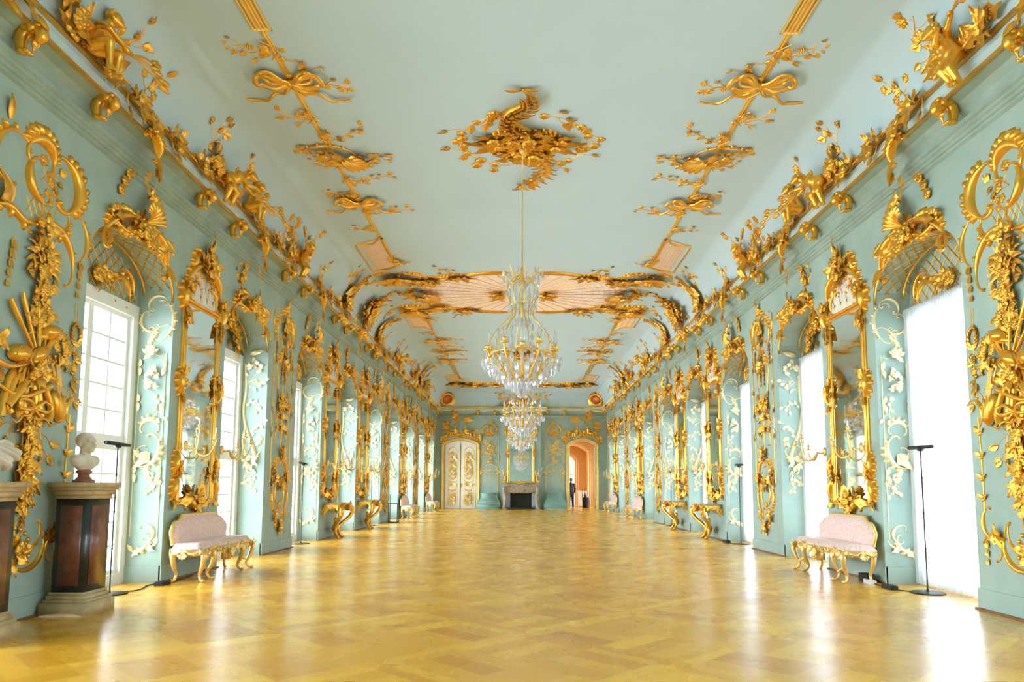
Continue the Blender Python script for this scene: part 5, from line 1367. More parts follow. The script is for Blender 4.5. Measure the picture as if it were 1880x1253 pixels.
kind('railvine0', railvine(600)); kind('railvine1', railvine(620, False))
dr = M(); dr.scroll((-.12, 5.72), (.1, 5.48), 1, 1.6, .4, .045, ruffle=6, h=.09, w0=-.02); dr.leaf((.08, 5.5), -pi / 2 + .3, .34, .09, -.4, .4, lob=4, w0=-.06); cluster(dr, (-.05, 5.74), .12, .1, 9, .15, 640, fl=.2, w0=.0)
d2 = M(); vine(d2, [(.06, 5.3), (-.08, 5.1), (-.16, 4.92)], 7, .10, 641, fl=.4, gr=.3, w0=-.30, r=.016, tend=0); d2.leaf((.04, 5.3), -.6, .2, .07, .4, .4, lob=3, w0=-.28)
kind('raildrop', [('scroll_leaf', dr, 'gold'), ('hanging_sprig', d2, 'gold')])
# big acanthus spray sweeping up the cove
ac = M()
for a, L, cu in ((1.2, 1.0, .8), (1.5, 1.3, .5), (1.8, 1.1, -.6), (.8, .8, .9), (2.2, .8, -.9), (1.4, 1.35, .9)): ac.leaf((0, 5.95), a, L, .16, cu, .15, lob=8, nt=14, w0=.02)
cluster(ac, (0, 6.1), .3, .3, 16, .24, 650, fl=.2, w0=.05); ac.scroll((-.3, 5.8), (.3, 5.85), -1, 2.0, .5, .06, ruffle=7)
sp_ = M(); vine(sp_, [(.3, 6.7), (.6, 6.95), (.75, 7.2)], 9, .11, 651, fl=.4, tend=.5); vine(sp_, [(-.2, 6.5), (-.5, 6.8), (-.6, 7.1)], 8, .10, 652, fl=.3)
hp = M(); cluster(hp, (0, 6.35), .75, .45, 26, .32, 655, fl=.25, w0=.04); cluster(hp, (-.1, 6.75), .45, .3, 18, .28, 656, fl=.3, w0=.04); hp.scroll((-.7, 5.9), (.1, 6.0), -1, 1.6, .5, .06, ruffle=8); hp.scroll((.75, 5.92), (.1, 6.0), 1, 1.6, .5, .06, ruffle=8); hp.shell((.1, 6.3), .5, pi / 2, 2.4, 9, .3, w0=.08)
hv = M(); vine(hv, [(0, 6.9), (.1, 7.2), (-.05, 7.5), (.1, 7.8)], 13, .13, 657, fl=.4, tend=.6)
kind('heap', [('fruit_heap', hp, 'gold'), ('vine_sprig', hv, 'gold')])
kind('spray', [('acanthus_spray', ac, 'gold'), ('vine_sprig', sp_, 'gold')])
# corner medallion
md = M(); md.blob((0, 6.35), .34, .26, .0, .10, 0, 20, 4)
fr_ = M(); P = [(.40 * cos(a), 6.35 + .31 * sin(a)) for a in np.linspace(0, TAU, 30)]; fr_.sweep(P, .055, .08); 
for i in range(22): a = TAU * i / 22; fr_.blob((.47 * cos(a), 6.35 + .38 * sin(a)), .06, .035, a, .05)
wg = M()
for i in range(6): wg.leaf((.25, 6.55), .2 + .25 * i, .9 - .06 * i, .12, .3, .15, lob=6, nt=10); wg.leaf((-.3, 6.2), pi + .3 - .2 * i, .5, .1, .3, .15, lob=4)
kind('medallion', [('medallion', md, mat('bronze_relief', lin(196, 108, 52), .4, .6, noise=.3, nscale=14)), ('frame', fr_, 'gold'), ('palm_spray', wg, 'gold')])

# ---- putti
def putto(pose):
    P = dict(hip=(0, -.40, 5.98), chest=(.06, -.46, 6.18), neck=(.09, -.49, 6.28), head=(.13, -.54, 6.36), kl=(.14, -.60, 5.96), fl=(.16, -.56, 5.74), kr=(-.04, -.60, 6.0), fr=(.02, -.58, 5.76),
             el=(.22, -.58, 6.16), hl=(.30, -.62, 6.08), er=(-.06, -.60, 6.14), hr=(.10, -.66, 6.06))
    if pose == 1: P.update(hip=(0, -.44, 5.92), chest=(-.05, -.52, 6.10), neck=(-.08, -.56, 6.19), head=(-.13, -.60, 6.27), kl=(.06, -.54, 5.76), fl=(.08, -.46, 5.58), kr=(-.05, -.56, 5.78), fr=(.0, -.48, 5.60), el=(.14, -.60, 6.14), hl=(.26, -.62, 6.22), er=(.02, -.66, 6.04), hr=(.14, -.70, 6.12))
    if pose == 2: P.update(hip=(0, -.46, 6.02), chest=(.12, -.60, 6.10), neck=(.18, -.66, 6.14), head=(.25, -.71, 6.18), kl=(-.08, -.52, 5.86), fl=(-.06, -.44, 5.66), kr=(.06, -.56, 5.84), fr=(.08, -.48, 5.66), el=(.26, -.62, 6.0), hl=(.34, -.68, 5.94), er=(.12, -.70, 5.98), hr=(.22, -.78, 5.98))
    c = lambda a, b, r0, r1: ('c', P[a] if isinstance(a, str) else a, P[b] if isinstance(b, str) else b, r0, r1)
    A = lambda a, d: tuple(np.array(P[a]) + d)
    h = np.array(P['head']); n = np.array(P['neck']); f = h - np.array(P['chest']); fw = np.array([.25 * np.sign(h[0] - P['chest'][0] or 1), -.9, -.25]); fw /= np.linalg.norm(fw); sd = np.cross(fw, (0, 0, 1)); sd /= np.linalg.norm(sd)
    pr = [c('hip', 'chest', .085, .078), ('e', A('hip', (0, -.03, .04)), (.085, .085, .08)), c('chest', 'neck', .07, .04), c('neck', 'head', .038, .045), ('e', tuple(h), (.078, .08, .085)), ('e', tuple(h + fw * .055 - np.array([0, 0, .02])), (.045, .035, .045)),
          ('e', tuple(h + fw * .092 - np.array([0, 0, .012])), (.014, .014, .016)), ('e', tuple(h + sd * .078 - np.array([0, 0, .01])), (.014, .016, .022)), ('e', tuple(h - sd * .078 - np.array([0, 0, .01])), (.014, .016, .022)), ('e', tuple(h + fw * .078 - np.array([0, 0, .045])), (.02, .016, .01))]
    for k, q, o in (('kl', 'fl', .05), ('kr', 'fr', -.05)):
        pr += [c(A('hip', (o, -.02, -.02)), k, .068, .05), c(k, q, .05, .030), c(q, A(q, (.01, -.06, -.02)), .028, .022)]
    for k, q, o in (('el', 'hl', .075), ('er', 'hr', -.075)):
        pr += [c(A('chest', (o, 0, .04)), k, .043, .034), c(k, q, .034, .024), ('e', A(q, (.012, -.012, -.004)), (.026, .026, .02))]
        for i in range(4): pr.append(c(A(q, (.012 + .012 * (i - 1.5), -.02, 0)), A(q, (.02 + .014 * (i - 1.5), -.045, -.02)), .0085, .007))
    V, F = sdf_mesh(pr, .0115, .02, [('e', tuple(h + fw * .083 + sd * .028 + np.array([0, 0, .008])), (.012, .012, .009)), ('e', tuple(h + fw * .083 - sd * .028 + np.array([0, 0, .008])), (.012, .012, .009))])
    b = M(); b.raw(V, F)
    hr = M()
    for i in range(26):
        a = i * 2.4; z = -.2 + 1.15 * (i / 25); r = (1 - min(1, z * z)) ** .5; d = sd * cos(a) * r - fw * abs(sin(a)) * r * .95 + np.array([0, 0, z]); q = h + d * .082 + np.array([0, 0, .004]); hr.ball(tuple(q), .024, 7, 5)
    return b, hr, P
def put_spec(pose):
    b, hr, P = putto(pose); fo = M(); R = random.Random(pose)
    q = np.array(P['hl']); m = M()     # sheaf held in the hand: stems with ears and leaves
    for i in range(6):
        d = np.array([.9 + .1 * i, -.25, .25 + .16 * (i - 2.5)]); d /= np.linalg.norm(d); L = R.uniform(.3, .5); pts = crv([q - d * .1, q + d * L * .6, q + d * L + np.array([0, 0, -.04])], 10); m.tube(pts, .007, 5)
        m.tube([pts[-1] + d * t for t in np.linspace(-.02, .14, 7)], [.01, .024, .03, .032, .028, .02, .006], 7)
    lv = M()
    for i in range(9): lv.leaf((-.35 + .09 * i, 5.93), pi / 2 + R.uniform(-1, 1), .26, .07, R.uniform(-.8, .8), .4, lob=3, w0=.04)
    cluster(lv, (-.3, 6.1), .25, .22, 12, .2, 660 + pose, fl=.3, w0=.03); cluster(lv, (.35, 5.98), .2, .14, 9, .18, 663 + pose, fl=.3, w0=.04); vine(lv, [(-.4, 6.2), (-.6, 6.5), (-.4, 6.75)], 8, .1, 670 + pose, fl=.4, tend=.6); vine(lv, [(.3, 6.1), (.6, 6.4), (.7, 6.65)], 8, .1, 675 + pose, fl=.4, tend=.6, gr=.2)
    V = cove_fn(np.stack([lv.arr()[:, 0], -lv.arr()[:, 2], lv.arr()[:, 1]], 1)); l2 = M(); l2.raw(V, lv.F)
    out = []
    for nm, mm in (('putto', b), ('curly_hair', hr), ('wheat_sheaf', m), ('foliage', l2)):
        V = mm.arr() - np.array([0, 0, 5.9]); k = M(); k.raw(V, mm.F); out.append((nm, k, 'gold'))
    return out
for p in range(3): kind('putto%d' % p, put_spec(p))
kind('putto_bare', put_spec(0)[:3])

for side in ('left', 'right'):
    X, rz = wall_frame(side); mi = side == 'right'; s = cat2(side)
    for k in range(2, 12):
        ph = PH[k].format(s=side)
        for u in ((-.61, .61) if k < 11 else (-.4,)):
            place('bracket', 'rail_bracket', '%s gilded bracket above %s' % ('nearer' if u < 0 else 'farther', ph), 'bracket', 'gilded brackets under the rail', (X, PIER[k] + u, 0), rz, mi, mode=None)
    for k in range(1, 11):
        nm = ORD[k - 2] if k > 1 else 'edge'
        if k not in (5, 7, 8, 9, 10): place_cove('railvine%d' % (k % 2), 'rail_vine', 'gilded vine winding along the cornice rail over the %s %s window' % (nm, side), 'vine ornament', 'gilded vines on the cornice rail', side, WIN[k], mi)
        place_cove('raildrop', 'rail_drop', 'gilded leaf scroll hanging from the rail before the %s %s window' % (nm, side), 'leaf ornament', 'gilded leaf drops on the cornice', side, WIN[k] - .35, mi, 5.5)
    for y, p, where in ((7.12, 0 if side == 'left' else 1, 'nearest the lens'), (10.5, 2, 'second from the lens'), (14.2, 1, 'third from the lens'), (26.1, 2, 'fourth figure from the lens'), (29.9, 1, 'fifth figure from the lens'), (33.7, 0, 'sixth figure from the lens')):
        o = place('putto%d' % p, 'gilded_putto', 'gilded child figure with leaves on the %s cornice rail, %s' % (side, where), 'cherub', 'gilded cherubs on the cornice rail', (X, y, 5.9), rz, mi if p != 1 else not mi, mode=None)
        if 10 < y < 12: place('putto_bare', 'gilded_putto', 'gilded child figure with leaves on the %s cornice rail, behind the second' % side, 'cherub', 'gilded cherubs on the cornice rail', (X, y + .95, 5.9), rz, mi, mode=None)
    for y, mm_, where in ((18.2, mi, 'nearer'), (22.46, not mi, 'farther')):
        place_cove('spray', 'acanthus_spray', 'large gilded acanthus spray sweeping up the cove, %s of two, %s side' % (where, side), 'leaf ornament', 'acanthus sprays of the cove', side, y, mm_)
    place_cove('heap', 'leaf_heap', 'heap of gilded leaves in the %s cove, level with the pink fans' % side, 'leaf ornament', 'leaf heaps of the cove', side, YC, mi)
    for y, w_ in ((31.9, 'farthest'),):
        place_cove('spray', 'acanthus_spray', 'gilded acanthus spray on the %s cove, %s of the row' % (side, w_), 'leaf ornament', 'acanthus sprays of the cove', side, y, mi)
    place('medallion', 'corner_medallion', 'bronze-red oval medallion with palm spray in the far %s corner of the cove' % side, 'medallion', 'corner medallions', (s * 4.42, 40.68, 0), -s * pi / 4, not mi, base=5.95).rotation_euler.x = radians(24)

# ------------------------------------------------------------------ chandeliers (origin on the ceiling, z down)
def drop_mesh(r, h):
    m = M(); m.lathe([(.0, 0), (r * .35, -h * .12), (r, -h * .55), (r * .75, -h * .78), (0, -h)], n=6)
    me = m.mesh('crystal_drop', mode=None, smooth=False); me.materials.append(MT['crystal']); return me
DM = {k: drop_mesh(*v) for k, v in dict(s=(.018, .075), m=(.026, .13), l=(.034, .19)).items()}
chain = M(); chain.lathe([(0, 0), (.004, -.005), (.004, -.06), (0, -.065)], n=4)
def chandelier(loc, label):
    t = empty('chandelier', (loc[0], loc[1], CEIL - .12)); tag(t, label, 'chandelier', 'crystal chandeliers'); Z = lambda z: z - (CEIL - .12)
    m = M(); m.tube([(0, 0, 0), (0, 0, Z(4.85))], .010, 8); m.lathe([(.0, 0), (.05, -.01), (.06, -.05), (.012, -.09)], (0, 0, 0), 12); link('hanging_rod', m.mesh('hanging_rod', mode=None), 'gold_pale', t)
    m = M(); m.lathe([(r, Z(z)) for r, z in ((.012, 4.85), (.03, 4.80), (.015, 4.70), (.05, 4.6), (.02, 4.5), (.012, 4.3), (.035, 4.2), (.014, 4.1), (.012, 3.6), (.045, 3.5), (.02, 3.35), (.03, 3.2), (.07, 3.05), (.05, 3.0), (.015, 2.95))], n=12); link('stem', m.mesh('stem', mode=None), 'gold_pale', t)
    for i in range(8):
        a = TAU * i / 8 + .2; m = M(); p = crv([(.05, 4.70), (.17, 4.62), (.25, 4.42), (.19, 4.20), (.20, 4.02), (.36, 3.84), (.50, 3.62), (.48, 3.38)], 30); m.tube([(r * cos(a), r * sin(a), Z(z)) for r, z in p], .009, 6)
        p = crv([(.04, 4.66), (.16, 4.60), (.28, 4.70), (.33, 4.80)], 12); m.tube([(r * cos(a), r * sin(a), Z(z)) for r, z in p], .008, 6); link('cage_rib', m.mesh('cage_rib', mode=None), 'gold_bright', t)
    for r, z in ((.20, 4.20), (.49, 3.42), (.12, 3.06)):
        m = M(); m.tube([(r * cos(a), r * sin(a), Z(z)) for a in np.linspace(0, TAU, 33)], .010, 6, cap=False); link('ring', m.mesh('ring', mode=None), 'gold_bright', t)
    for i in range(12):
        a = TAU * i / 12; R_ = .60 if i % 2 else .52; z1 = 3.42 if i % 2 else 3.52; ca, sa = cos(a), sin(a)
        m = M(); p = crv([(.06, 3.04), (.20, 3.02), (.34, 3.16), (.46, 3.30), (R_, z1 - .09), (R_, z1)], 22); m.tube([(r * ca, r * sa, Z(z)) for r, z in p], np.linspace(.018, .010, 22), 7); m.tube([(r * ca, r * sa, Z(z)) for r, z in crv([(.30, 3.12), (.36, 3.26), (.28, 3.30), (.26, 3.22)], 12)], .007, 5)
        ar = link('arm', m.mesh('arm', mode=None), 'gold_bright', t)
        m = M(); m.lathe([(.005, -.02), (.07, .0), (.075, .012), (.02, .02), (.018, .04), (.03, .055), (.028, .09), (0, .09)], (R_ * ca, R_ * sa, Z(z1)), 14); link('candle_cup', m.mesh('candle_cup', mode=None), 'gold_bright', ar)
    spots = []
    for i in range(24): a = TAU * i / 24; spots.append((.62, a, 3.38 - .03 * (i % 2), 'l'))
    for i in range(20): a = TAU * (i + .5) / 20; spots.append((.50, a, 3.24, 'l'))
    for i in range(18): a = TAU * i / 18; spots.append((.38, a, 3.13, 'l'))
    for i in range(14): a = TAU * (i + .5) / 14; spots.append((.25, a, 3.04, 'l'))
    for i in range(10): a = TAU * i / 10; spots.append((.14, a, 2.97, 'l'))
    for i in range(14): a = TAU * i / 14; spots.append((.33 - .03 * (i % 2), a, 4.78 - .1 * (i % 2), 'm'))
    extra = []
    for i in range(14): a = TAU * (i + .5) / 14; extra.append((.25, a, 4.46, 'm')); extra.append((.21, a + .2, 4.22, 'm')); extra.append((.38, a, 3.84, 'm'))
    for i in range(12): a = TAU * i / 12; extra.append((.50, a + .1, 3.62, 's')); extra.append((.30, a, 3.42, 'm')); extra.append((.2, a + .2, 3.6, 'm')); extra.append((.12, a, 4.0, 'm')); extra.append((.1, a, 4.6, 's')); extra.append((.44, a + .2, 3.36, 'm'))
    for i in range(6): extra.append((.05, TAU * i / 6, 2.93, 'l'))
    for r, a, z, k in spots: o = link('crystal_drop', DM[k], None, t, (r * cos(a), r * sin(a), Z(z)), a)
    m = M()
    for r, a, z, k in extra:
        rr, hh = dict(s=(.018, .075), m=(.026, .13), l=(.034, .19))[k]; m.lathe([(.0, 0), (rr * .35, -hh * .12), (rr, -hh * .55), (rr * .75, -hh * .78), (0, -hh)], (r * cos(a), r * sin(a), Z(z)), 6)
    tag(link('crystal_drops', m.mesh('crystal_drops', mode=None, smooth=False), 'crystal', t), kind='stuff')
    for i in range(12):
        a = TAU * i / 12; R_ = .60 if i % 2 else .52; z1 = 3.42 if i % 2 else 3.52; m = M(); m.lathe([(.0, 0), (.018, .02), (.024, .06), (.012, .16), (0, .24)], (R_ * cos(a), R_ * sin(a), Z(z1 + .085)), 6); link('crystal_spire', m.mesh('crystal_spire', mode=None, smooth=False), 'crystal', t)
    m = M(); m.ball((0, 0, Z(2.78)), .055, 10, 7); link('crystal_ball', m.mesh('crystal_ball', mode=None, smooth=False), 'crystal', t)
chandelier((-.04, 11.1), 'nearest of the three crystal chandeliers, hung on a long thin rod')
chandelier((0, YC), 'middle crystal chandelier, hung below the pink ceiling fans')
chandelier((0, 2 * YC - 11.1), 'farthest of the three crystal chandeliers, before the fireplace')
# ------------------------------------------------------------------ far wall
YB = Y1
def seg_arch(x0, x1, zs, za, n=12): return [(x0 + (x1 - x0) * i / n, zs + (za - zs) * sin(pi * i / n)) for i in range(n + 1)]
def door_frame(name, x0, x1, zs, za, wd, lab, o_struct):
    f = M()
    for o, r, h in ((.03, .03, .06), (wd * .5, wd * .32, .05), (wd - .04, .04, .09)):
        P = [(x0 - o, 0)] + [(x0 - o, zs)] + seg_arch(x0 - o, x1 + o, zs + o * .4, za + o * 1.0)[1:-1] + [(x1 + o, zs), (x1 + o, 0)]
        f.sweep(P, r, h)
    me = f.mesh('door_frame', off=(0, 0, 0)); me.transform(Matrix.Translation((0, YB, 0))); o = link('door_frame', me, 'gold_pale', o_struct)
    return o
d1 = empty('door_1', (0, 0, 0)); tag(d1, kind='structure')
AX0, AX1 = -4.46, -2.62
door_frame('door_frame', AX0, AX1, DZ, DA, .20, '', d1)
def leaf_panel(x0, x1, flip):
    m = M(); n = 8
    ctr = (AX0 + AX1) / 2; zt = lambda x: DZ + (DA - DZ) * sin(pi * (x - AX0) / (AX1 - AX0))
    for i in range(n):
        a = x0 + (x1 - x0) * i / n; b = x0 + (x1 - x0) * (i + 1) / n
        m.raw([(a, YB - .03, .02), (b, YB - .03, .02), (b, YB - .03, zt(b) - .01), (a, YB - .03, zt(a) - .01)], [(0, 1, 2, 3)])
    m.box((x0, YB - .03, .02), (x0 + .02, YB - .001, DZ)); m.box((x1 - .02, YB - .03, .02), (x1, YB - .001, DZ))
    o = link('door_leaf', m.mesh('door_leaf', mode=None, smooth=False), 'door_white', d1)
    g = M(); c = (x0 + x1) / 2; w = .27
    for z0, z1 in ((1.62, 3.35), (.30, 1.25)):
        P = [(c - w, z0)] + [(c - w, z1)] + [(c + w * (2 * k / 8 - 1), z1 + .22 * sin(pi * k / 8)) for k in range(1, 8)] + [(c + w, z1), (c + w, z0), (c, z0 - .08), (c - w, z0)]
        g.sweep(P, .025, .02)
    g.scroll((c - .2, 3.1), (c + .2, 3.1), 1, 2.4, .5, .03, ruffle=6); cluster(g, (c, 2.9), .2, .25, 14, .16, 700, fl=.3); g.scroll((c - .2, 2.0), (c + .1, 1.75), -1, 2., .5, .03, ruffle=5); g.scroll((c + .2, 2.1), (c - .05, 1.8), 1, 2., .5, .03, ruffle=5); cluster(g, (c, 2.3), .2, .4, 18, .17, 701, fl=.3)
    cluster(g, (c, .62), .2, .3, 16, .16, 702, fl=.2); g.scroll((c - .22, 1.2), (c + .22, 1.2), -1, 2.2, .5, .03, ruffle=6); cluster(g, (c, 1.44), .22, .08, 10, .13, 703, fl=.2)
    me = g.mesh('gilt_panel'); me.transform(Matrix.Translation((0, YB - .03, 0))); link('gilt_panel', me, 'gold_pale', o)
mid = (AX0 + AX1) / 2
leaf_panel(AX0, mid - .006, 0); leaf_panel(mid + .006, AX1, 1)
h = M(); h.ball((mid + .06, YB - .07, 1.36), (.05, .03, .025), 8, 6); h.box((mid + .03, YB - .05, 1.26), (mid + .09, YB - .03, 1.46)); link('door_handle', h.mesh('door_handle', mode=None), 'gold', d1)
d2 = empty('door_2', (0, 0, 0)); tag(d2, kind='structure'); door_frame('door_frame', DX0, DX1, DZ, DA, .20, '', d2)
# folded leaf of the open door, against the right reveal
m = M(); m.box((DX1 - .06, YB + .02, .02), (DX1 - .02, YB + .34, 3.6)); link('door_leaf', m.mesh('door_leaf', mode=None, smooth=False), 'door_white', d2)
g = M(); 
for k in range(14): g.leaf((0, .5 + .22 * k), pi / 2 + .5 * (-1) ** k, .26, .07, .6 * (-1) ** k, .2, lob=3)
me = M(); V = g.arr(); me.raw(np.stack([DX1 - .06 - V[:, 2], YB + .18 + V[:, 0], V[:, 1]], 1), g.F); link('gilt_strip', me.mesh('gilt_strip', mode=None), 'gold', d2)

# overdoor groups: seated figures among scrolls
def overdoor(seed):
    a = M()
    a.scroll((-.98, 4.05), (.0, 4.26), 1, .7, .5, .05, ruffle=10, h=.1); a.scroll((.98, 4.05), (.0, 4.26), -1, .7, .5, .05, ruffle=10, h=.1)
    for sd in (-1, 1): a.scroll((sd * .95, 4.1), (sd * .9, 4.62), sd, 1.9, .5, .05, ruffle=7); a.scroll((sd * .5, 4.3), (sd * .95, 4.42), sd, 1.8, .5, .04, ruffle=5); cluster(a, (sd * 1.0, 4.06), .14, .16, 10, .17, seed + 3 + sd, fl=.1)
    f = M(); R = random.Random(seed)
    for u, v, s in ((-.36, 4.42, 1), (.34, 4.40, -1)):
        V, F = sdf_mesh([('c', (u, .10, v), (u + .03 * s, .14, v + .22), .085, .075), ('c', (u + .03 * s, .14, v + .22), (u + .05 * s, .17, v + .34), .045, .04), ('e', (u + .06 * s, .18, v + .38), (.065, .07, .075)), ('c', (u, .12, v), (u - .22 * s, .16, v - .02), .065, .05), ('c', (u - .22 * s, .16, v - .02), (u - .26 * s, .14, v - .18), .05, .03),
                         ('c', (u, .12, v), (u - .12 * s, .2, v + .0), .06, .05), ('c', (u - .12 * s, .2, v), (u - .10 * s, .2, v - .18), .045, .03), ('c', (u + .03 * s, .15, v + .20), (u - .16 * s, .2, v + .12), .035, .026), ('c', (u - .16 * s, .2, v + .12), (u - .26 * s, .2, v + .20), .026, .02), ('c', (u + .05 * s, .14, v + .20), (u + .2 * s, .16, v + .08), .035, .024)], .016, .02)
        f.raw(np.stack([V[:, 0], V[:, 2], V[:, 1]], 1), F)
    cluster(f, (0, 4.36), .3, .12, 12, .16, seed + 8, fl=.3, w0=.03); f.scroll((-.2, 4.3), (.25, 4.5), -1, 1.2, .5, .05, 'S', h=.1)
    t = M(); cluster(t, (.38, 5.12), .34, .12, 18, .2, seed + 9, fl=.1, w0=.05, up=pi / 2); t.sweep(crv([(.36, 4.7), (.38, 5.1)], 6), .022)
    t.sweep(crv([(-.9, 4.4), (-.7, 4.9), (-.4, 5.3)], 12), .02); cluster(t, (-.3, 5.36), .3, .1, 16, .18, seed + 10, fl=.1, w0=.05); cluster(t, (-.85, 4.8), .2, .3, 16, .16, seed + 11, fl=.3); vine(t, [(-.5, 4.7), (-.3, 5.0), (-.1, 5.15)], 8, .09, seed + 12, fl=.3)
    return [('scroll_base', a, 'gold'), ('seated_figures', f, 'gold'), ('palm_trees', t, 'gold')]
kind('overdoor', overdoor(710)); kind('overdoor2', overdoor(730))
place('overdoor', 'overdoor_relief', 'gilded relief of two seated figures under palms above the closed ivory door', 'wall relief', None, ((AX0 + AX1) / 2, YB, 0), base=3.98)
place('overdoor2', 'overdoor_relief', 'gilded relief of seated figures and scrolls above the open doorway', 'wall relief', None, ((DX0 + DX1) / 2, YB, 0), 0, True, base=3.98)

# wall panels between doors and fireplace
def far_panel():
    f = M(); f.sweep([(-.52, 1.0), (-.52, 2.2)], .014, .02); f.sweep([(.52, 1.0), (.52, 2.2)], .014, .02); f.sweep([(-.56, 2.7), (-.56, 4.4)], .012, .02); f.sweep([(.56, 2.7), (.56, 4.4)], .012, .02)
    f.sweep(crv([(-.52, 2.2), (-.4, 2.5), (0, 2.66), (.4, 2.5), (.52, 2.2)], 20), .025, .03)
    for sd in (-1, 1): husks(f, (sd * .52, 1.9), (sd * .52, 1.1), 6, .08); cluster(f, (sd * .52, 2.1), .07, .1, 7, .1, 740 + sd, fl=.4); f.scroll((sd * .56, 2.7), (sd * .44, 2.9), sd, 1.6, .4, .02)
    t = M()
    for i in range(9): t.sweep([(-.42 + .105 * i, 1.5), (-.42 + .105 * i, 2.36 - .3 * abs(i - 4) / 4)], .005, .006)
    vine(t, [(-.45, 2.3), (-.2, 2.16), (0, 2.24), (.2, 2.14), (.45, 2.3)], 14, .07, 742, fl=.4)
    c = M(); cluster(c, (0, 2.76), .16, .16, 10, .15, 743, fl=.3); c.scroll((-.45, 3.0), (-.05, 3.1), 1, 2.0, .5, .03, ruffle=5); c.scroll((.45, 3.05), (.05, 3.15), -1, 2.0, .5, .03, ruffle=5)
    for i, (u, v) in enumerate(((-.25, 3.3), (.2, 3.42), (-.15, 3.6), (.25, 3.75), (-.2, 3.9))): vine(c, [(u * .3, v - .15), (u, v), (u * 1.6, v + .08)], 7, .09, 744 + i, fl=.4, tend=.5); cluster(c, (u * .4, v - .08), .1, .1, 7, .12, 750 + i, fl=.3)
    k = M()
    k.scroll((-.3, 4.4), (-.16, 4.9), 1, 1.8, .5, .04, ruffle=6); k.scroll((.32, 4.45), (.26, 4.95), -1, 1.8, .5, .04, ruffle=6); k.scroll((-.2, 4.4), (.35, 4.5), -1, 1.6, .5, .035, 'S', ruffle=4); cluster(k, (.05, 4.4), .22, .2, 13, .17, 756, fl=.3); k.leaf((.1, 4.9), pi / 2, .3, .09, .4, .4, lob=3); cluster(k, (.12, 4.95), .1, .08, 7, .13, 757)
    return [('frame', f, 'gold_pale'), ('trellis', t, 'gold_pale'), ('scrollwork', c, 'gold_pale'), ('crest', k, 'gold')]
kind('farpanel', far_panel())
place('farpanel', 'gilded_panel_relief', 'gilded arched panel relief between the closed door and the fireplace', 'wall relief', None, (-1.88, YB, 0), base=1.0)
place('farpanel', 'gilded_panel_relief', 'gilded arched panel relief between the fireplace and the open doorway', 'wall relief', None, (1.94, YB, 0), 0, True, base=1.0)

# sea-green bombe chests
def chest():
    b = M(); prof = [(.66, 0), (.66, .28), (.645, .30)]
    b.box((-.655, -.44, 0), (.655, 0, .30))
    u = M(); G = []; zs = np.linspace(.31, .90, 14); wd = lambda z: .64 - .16 * (1 / (1 + math.exp(-(z - .52) * 16)))
    for z in zs: w = wd(z); d = .43 - .16 * (1 / (1 + math.exp(-(z - .52) * 16))); G.append([(-w, 0, z), (-w, -d, z), (w, -d, z), (w, 0, z)])
    u.grid(G)
    tp = M(); tp.box((-.50, -.29, .90), (.50, 0, .935)); ed = M()
    for sd in (-1, 1): ed.tube([(sd * wd(z), -(.43 - .16 * (1 / (1 + math.exp(-(z - .52) * 16)))), z) for z in zs], .018, 6)
    ed.tube([(-.655, -.435, .31), (.655, -.435, .31)], .014, 6)
    return [('plinth', b, 'green_chest'), ('curved_body', u, 'green_chest'), ('top', tp, 'green_chest'), ('edge_moulding', ed, 'green_chest')]
kind('chest', [(a, b, c) for a, b, c in chest()])
place('chest', 'bombe_chest', 'sea-green curved chest left of the fireplace', 'chest', 'sea-green chests', (-1.88, YB - .02, 0), mode=None)
place('chest', 'bombe_chest', 'sea-green curved chest right of the fireplace', 'chest', 'sea-green chests', (1.94, YB - .02, 0), mode=None)

# fireplace, mantel and overmantel mirror
YF = YB - .22
t = empty('fireplace', (-.03, YF, 0)); tag(t, 'veined marble fireplace with dark hearth in the middle of the far wall', 'fireplace')
m = M(); m.box((-1.06, -.34, 1.36), (1.06, 0, 1.41)); m.box((-1.0, -.30, 1.32), (1.0, 0, 1.36)); link('mantel_shelf', m.mesh('mantel_shelf', mode=None, smooth=False), 'mantel', t)
m = M(); P = seg_arch(-.80, .80, 1.02, 1.06); n = 24
G = [[(x, -.24 - .04 * cos(x * 5), 1.32), (x, -.27 - .02 * cos(x * 5), 1.16), (x, -.22, 1.02 - .10 * abs(sin(x * 4.0)) - .08 * math.exp(-(x / .15) ** 2))] for x in np.linspace(-.95, .95, n)]; m.grid(G)
o = M(); o.scroll((-.14, 1.22), (.0, 1.0), -1, 2, .5, .035, ruffle=4); o.scroll((.14, 1.22), (.0, 1.0), 1, 2, .5, .035, ruffle=4); o.shell((0, 1.12), .16, -pi / 2, 2.8, 7, .4); V = o.arr(); m.raw(np.stack([V[:, 0], -.26 - V[:, 2], V[:, 1]], 1), o.F)
link('carved_frieze', m.mesh('frieze', mode=None), 'mantel', t)
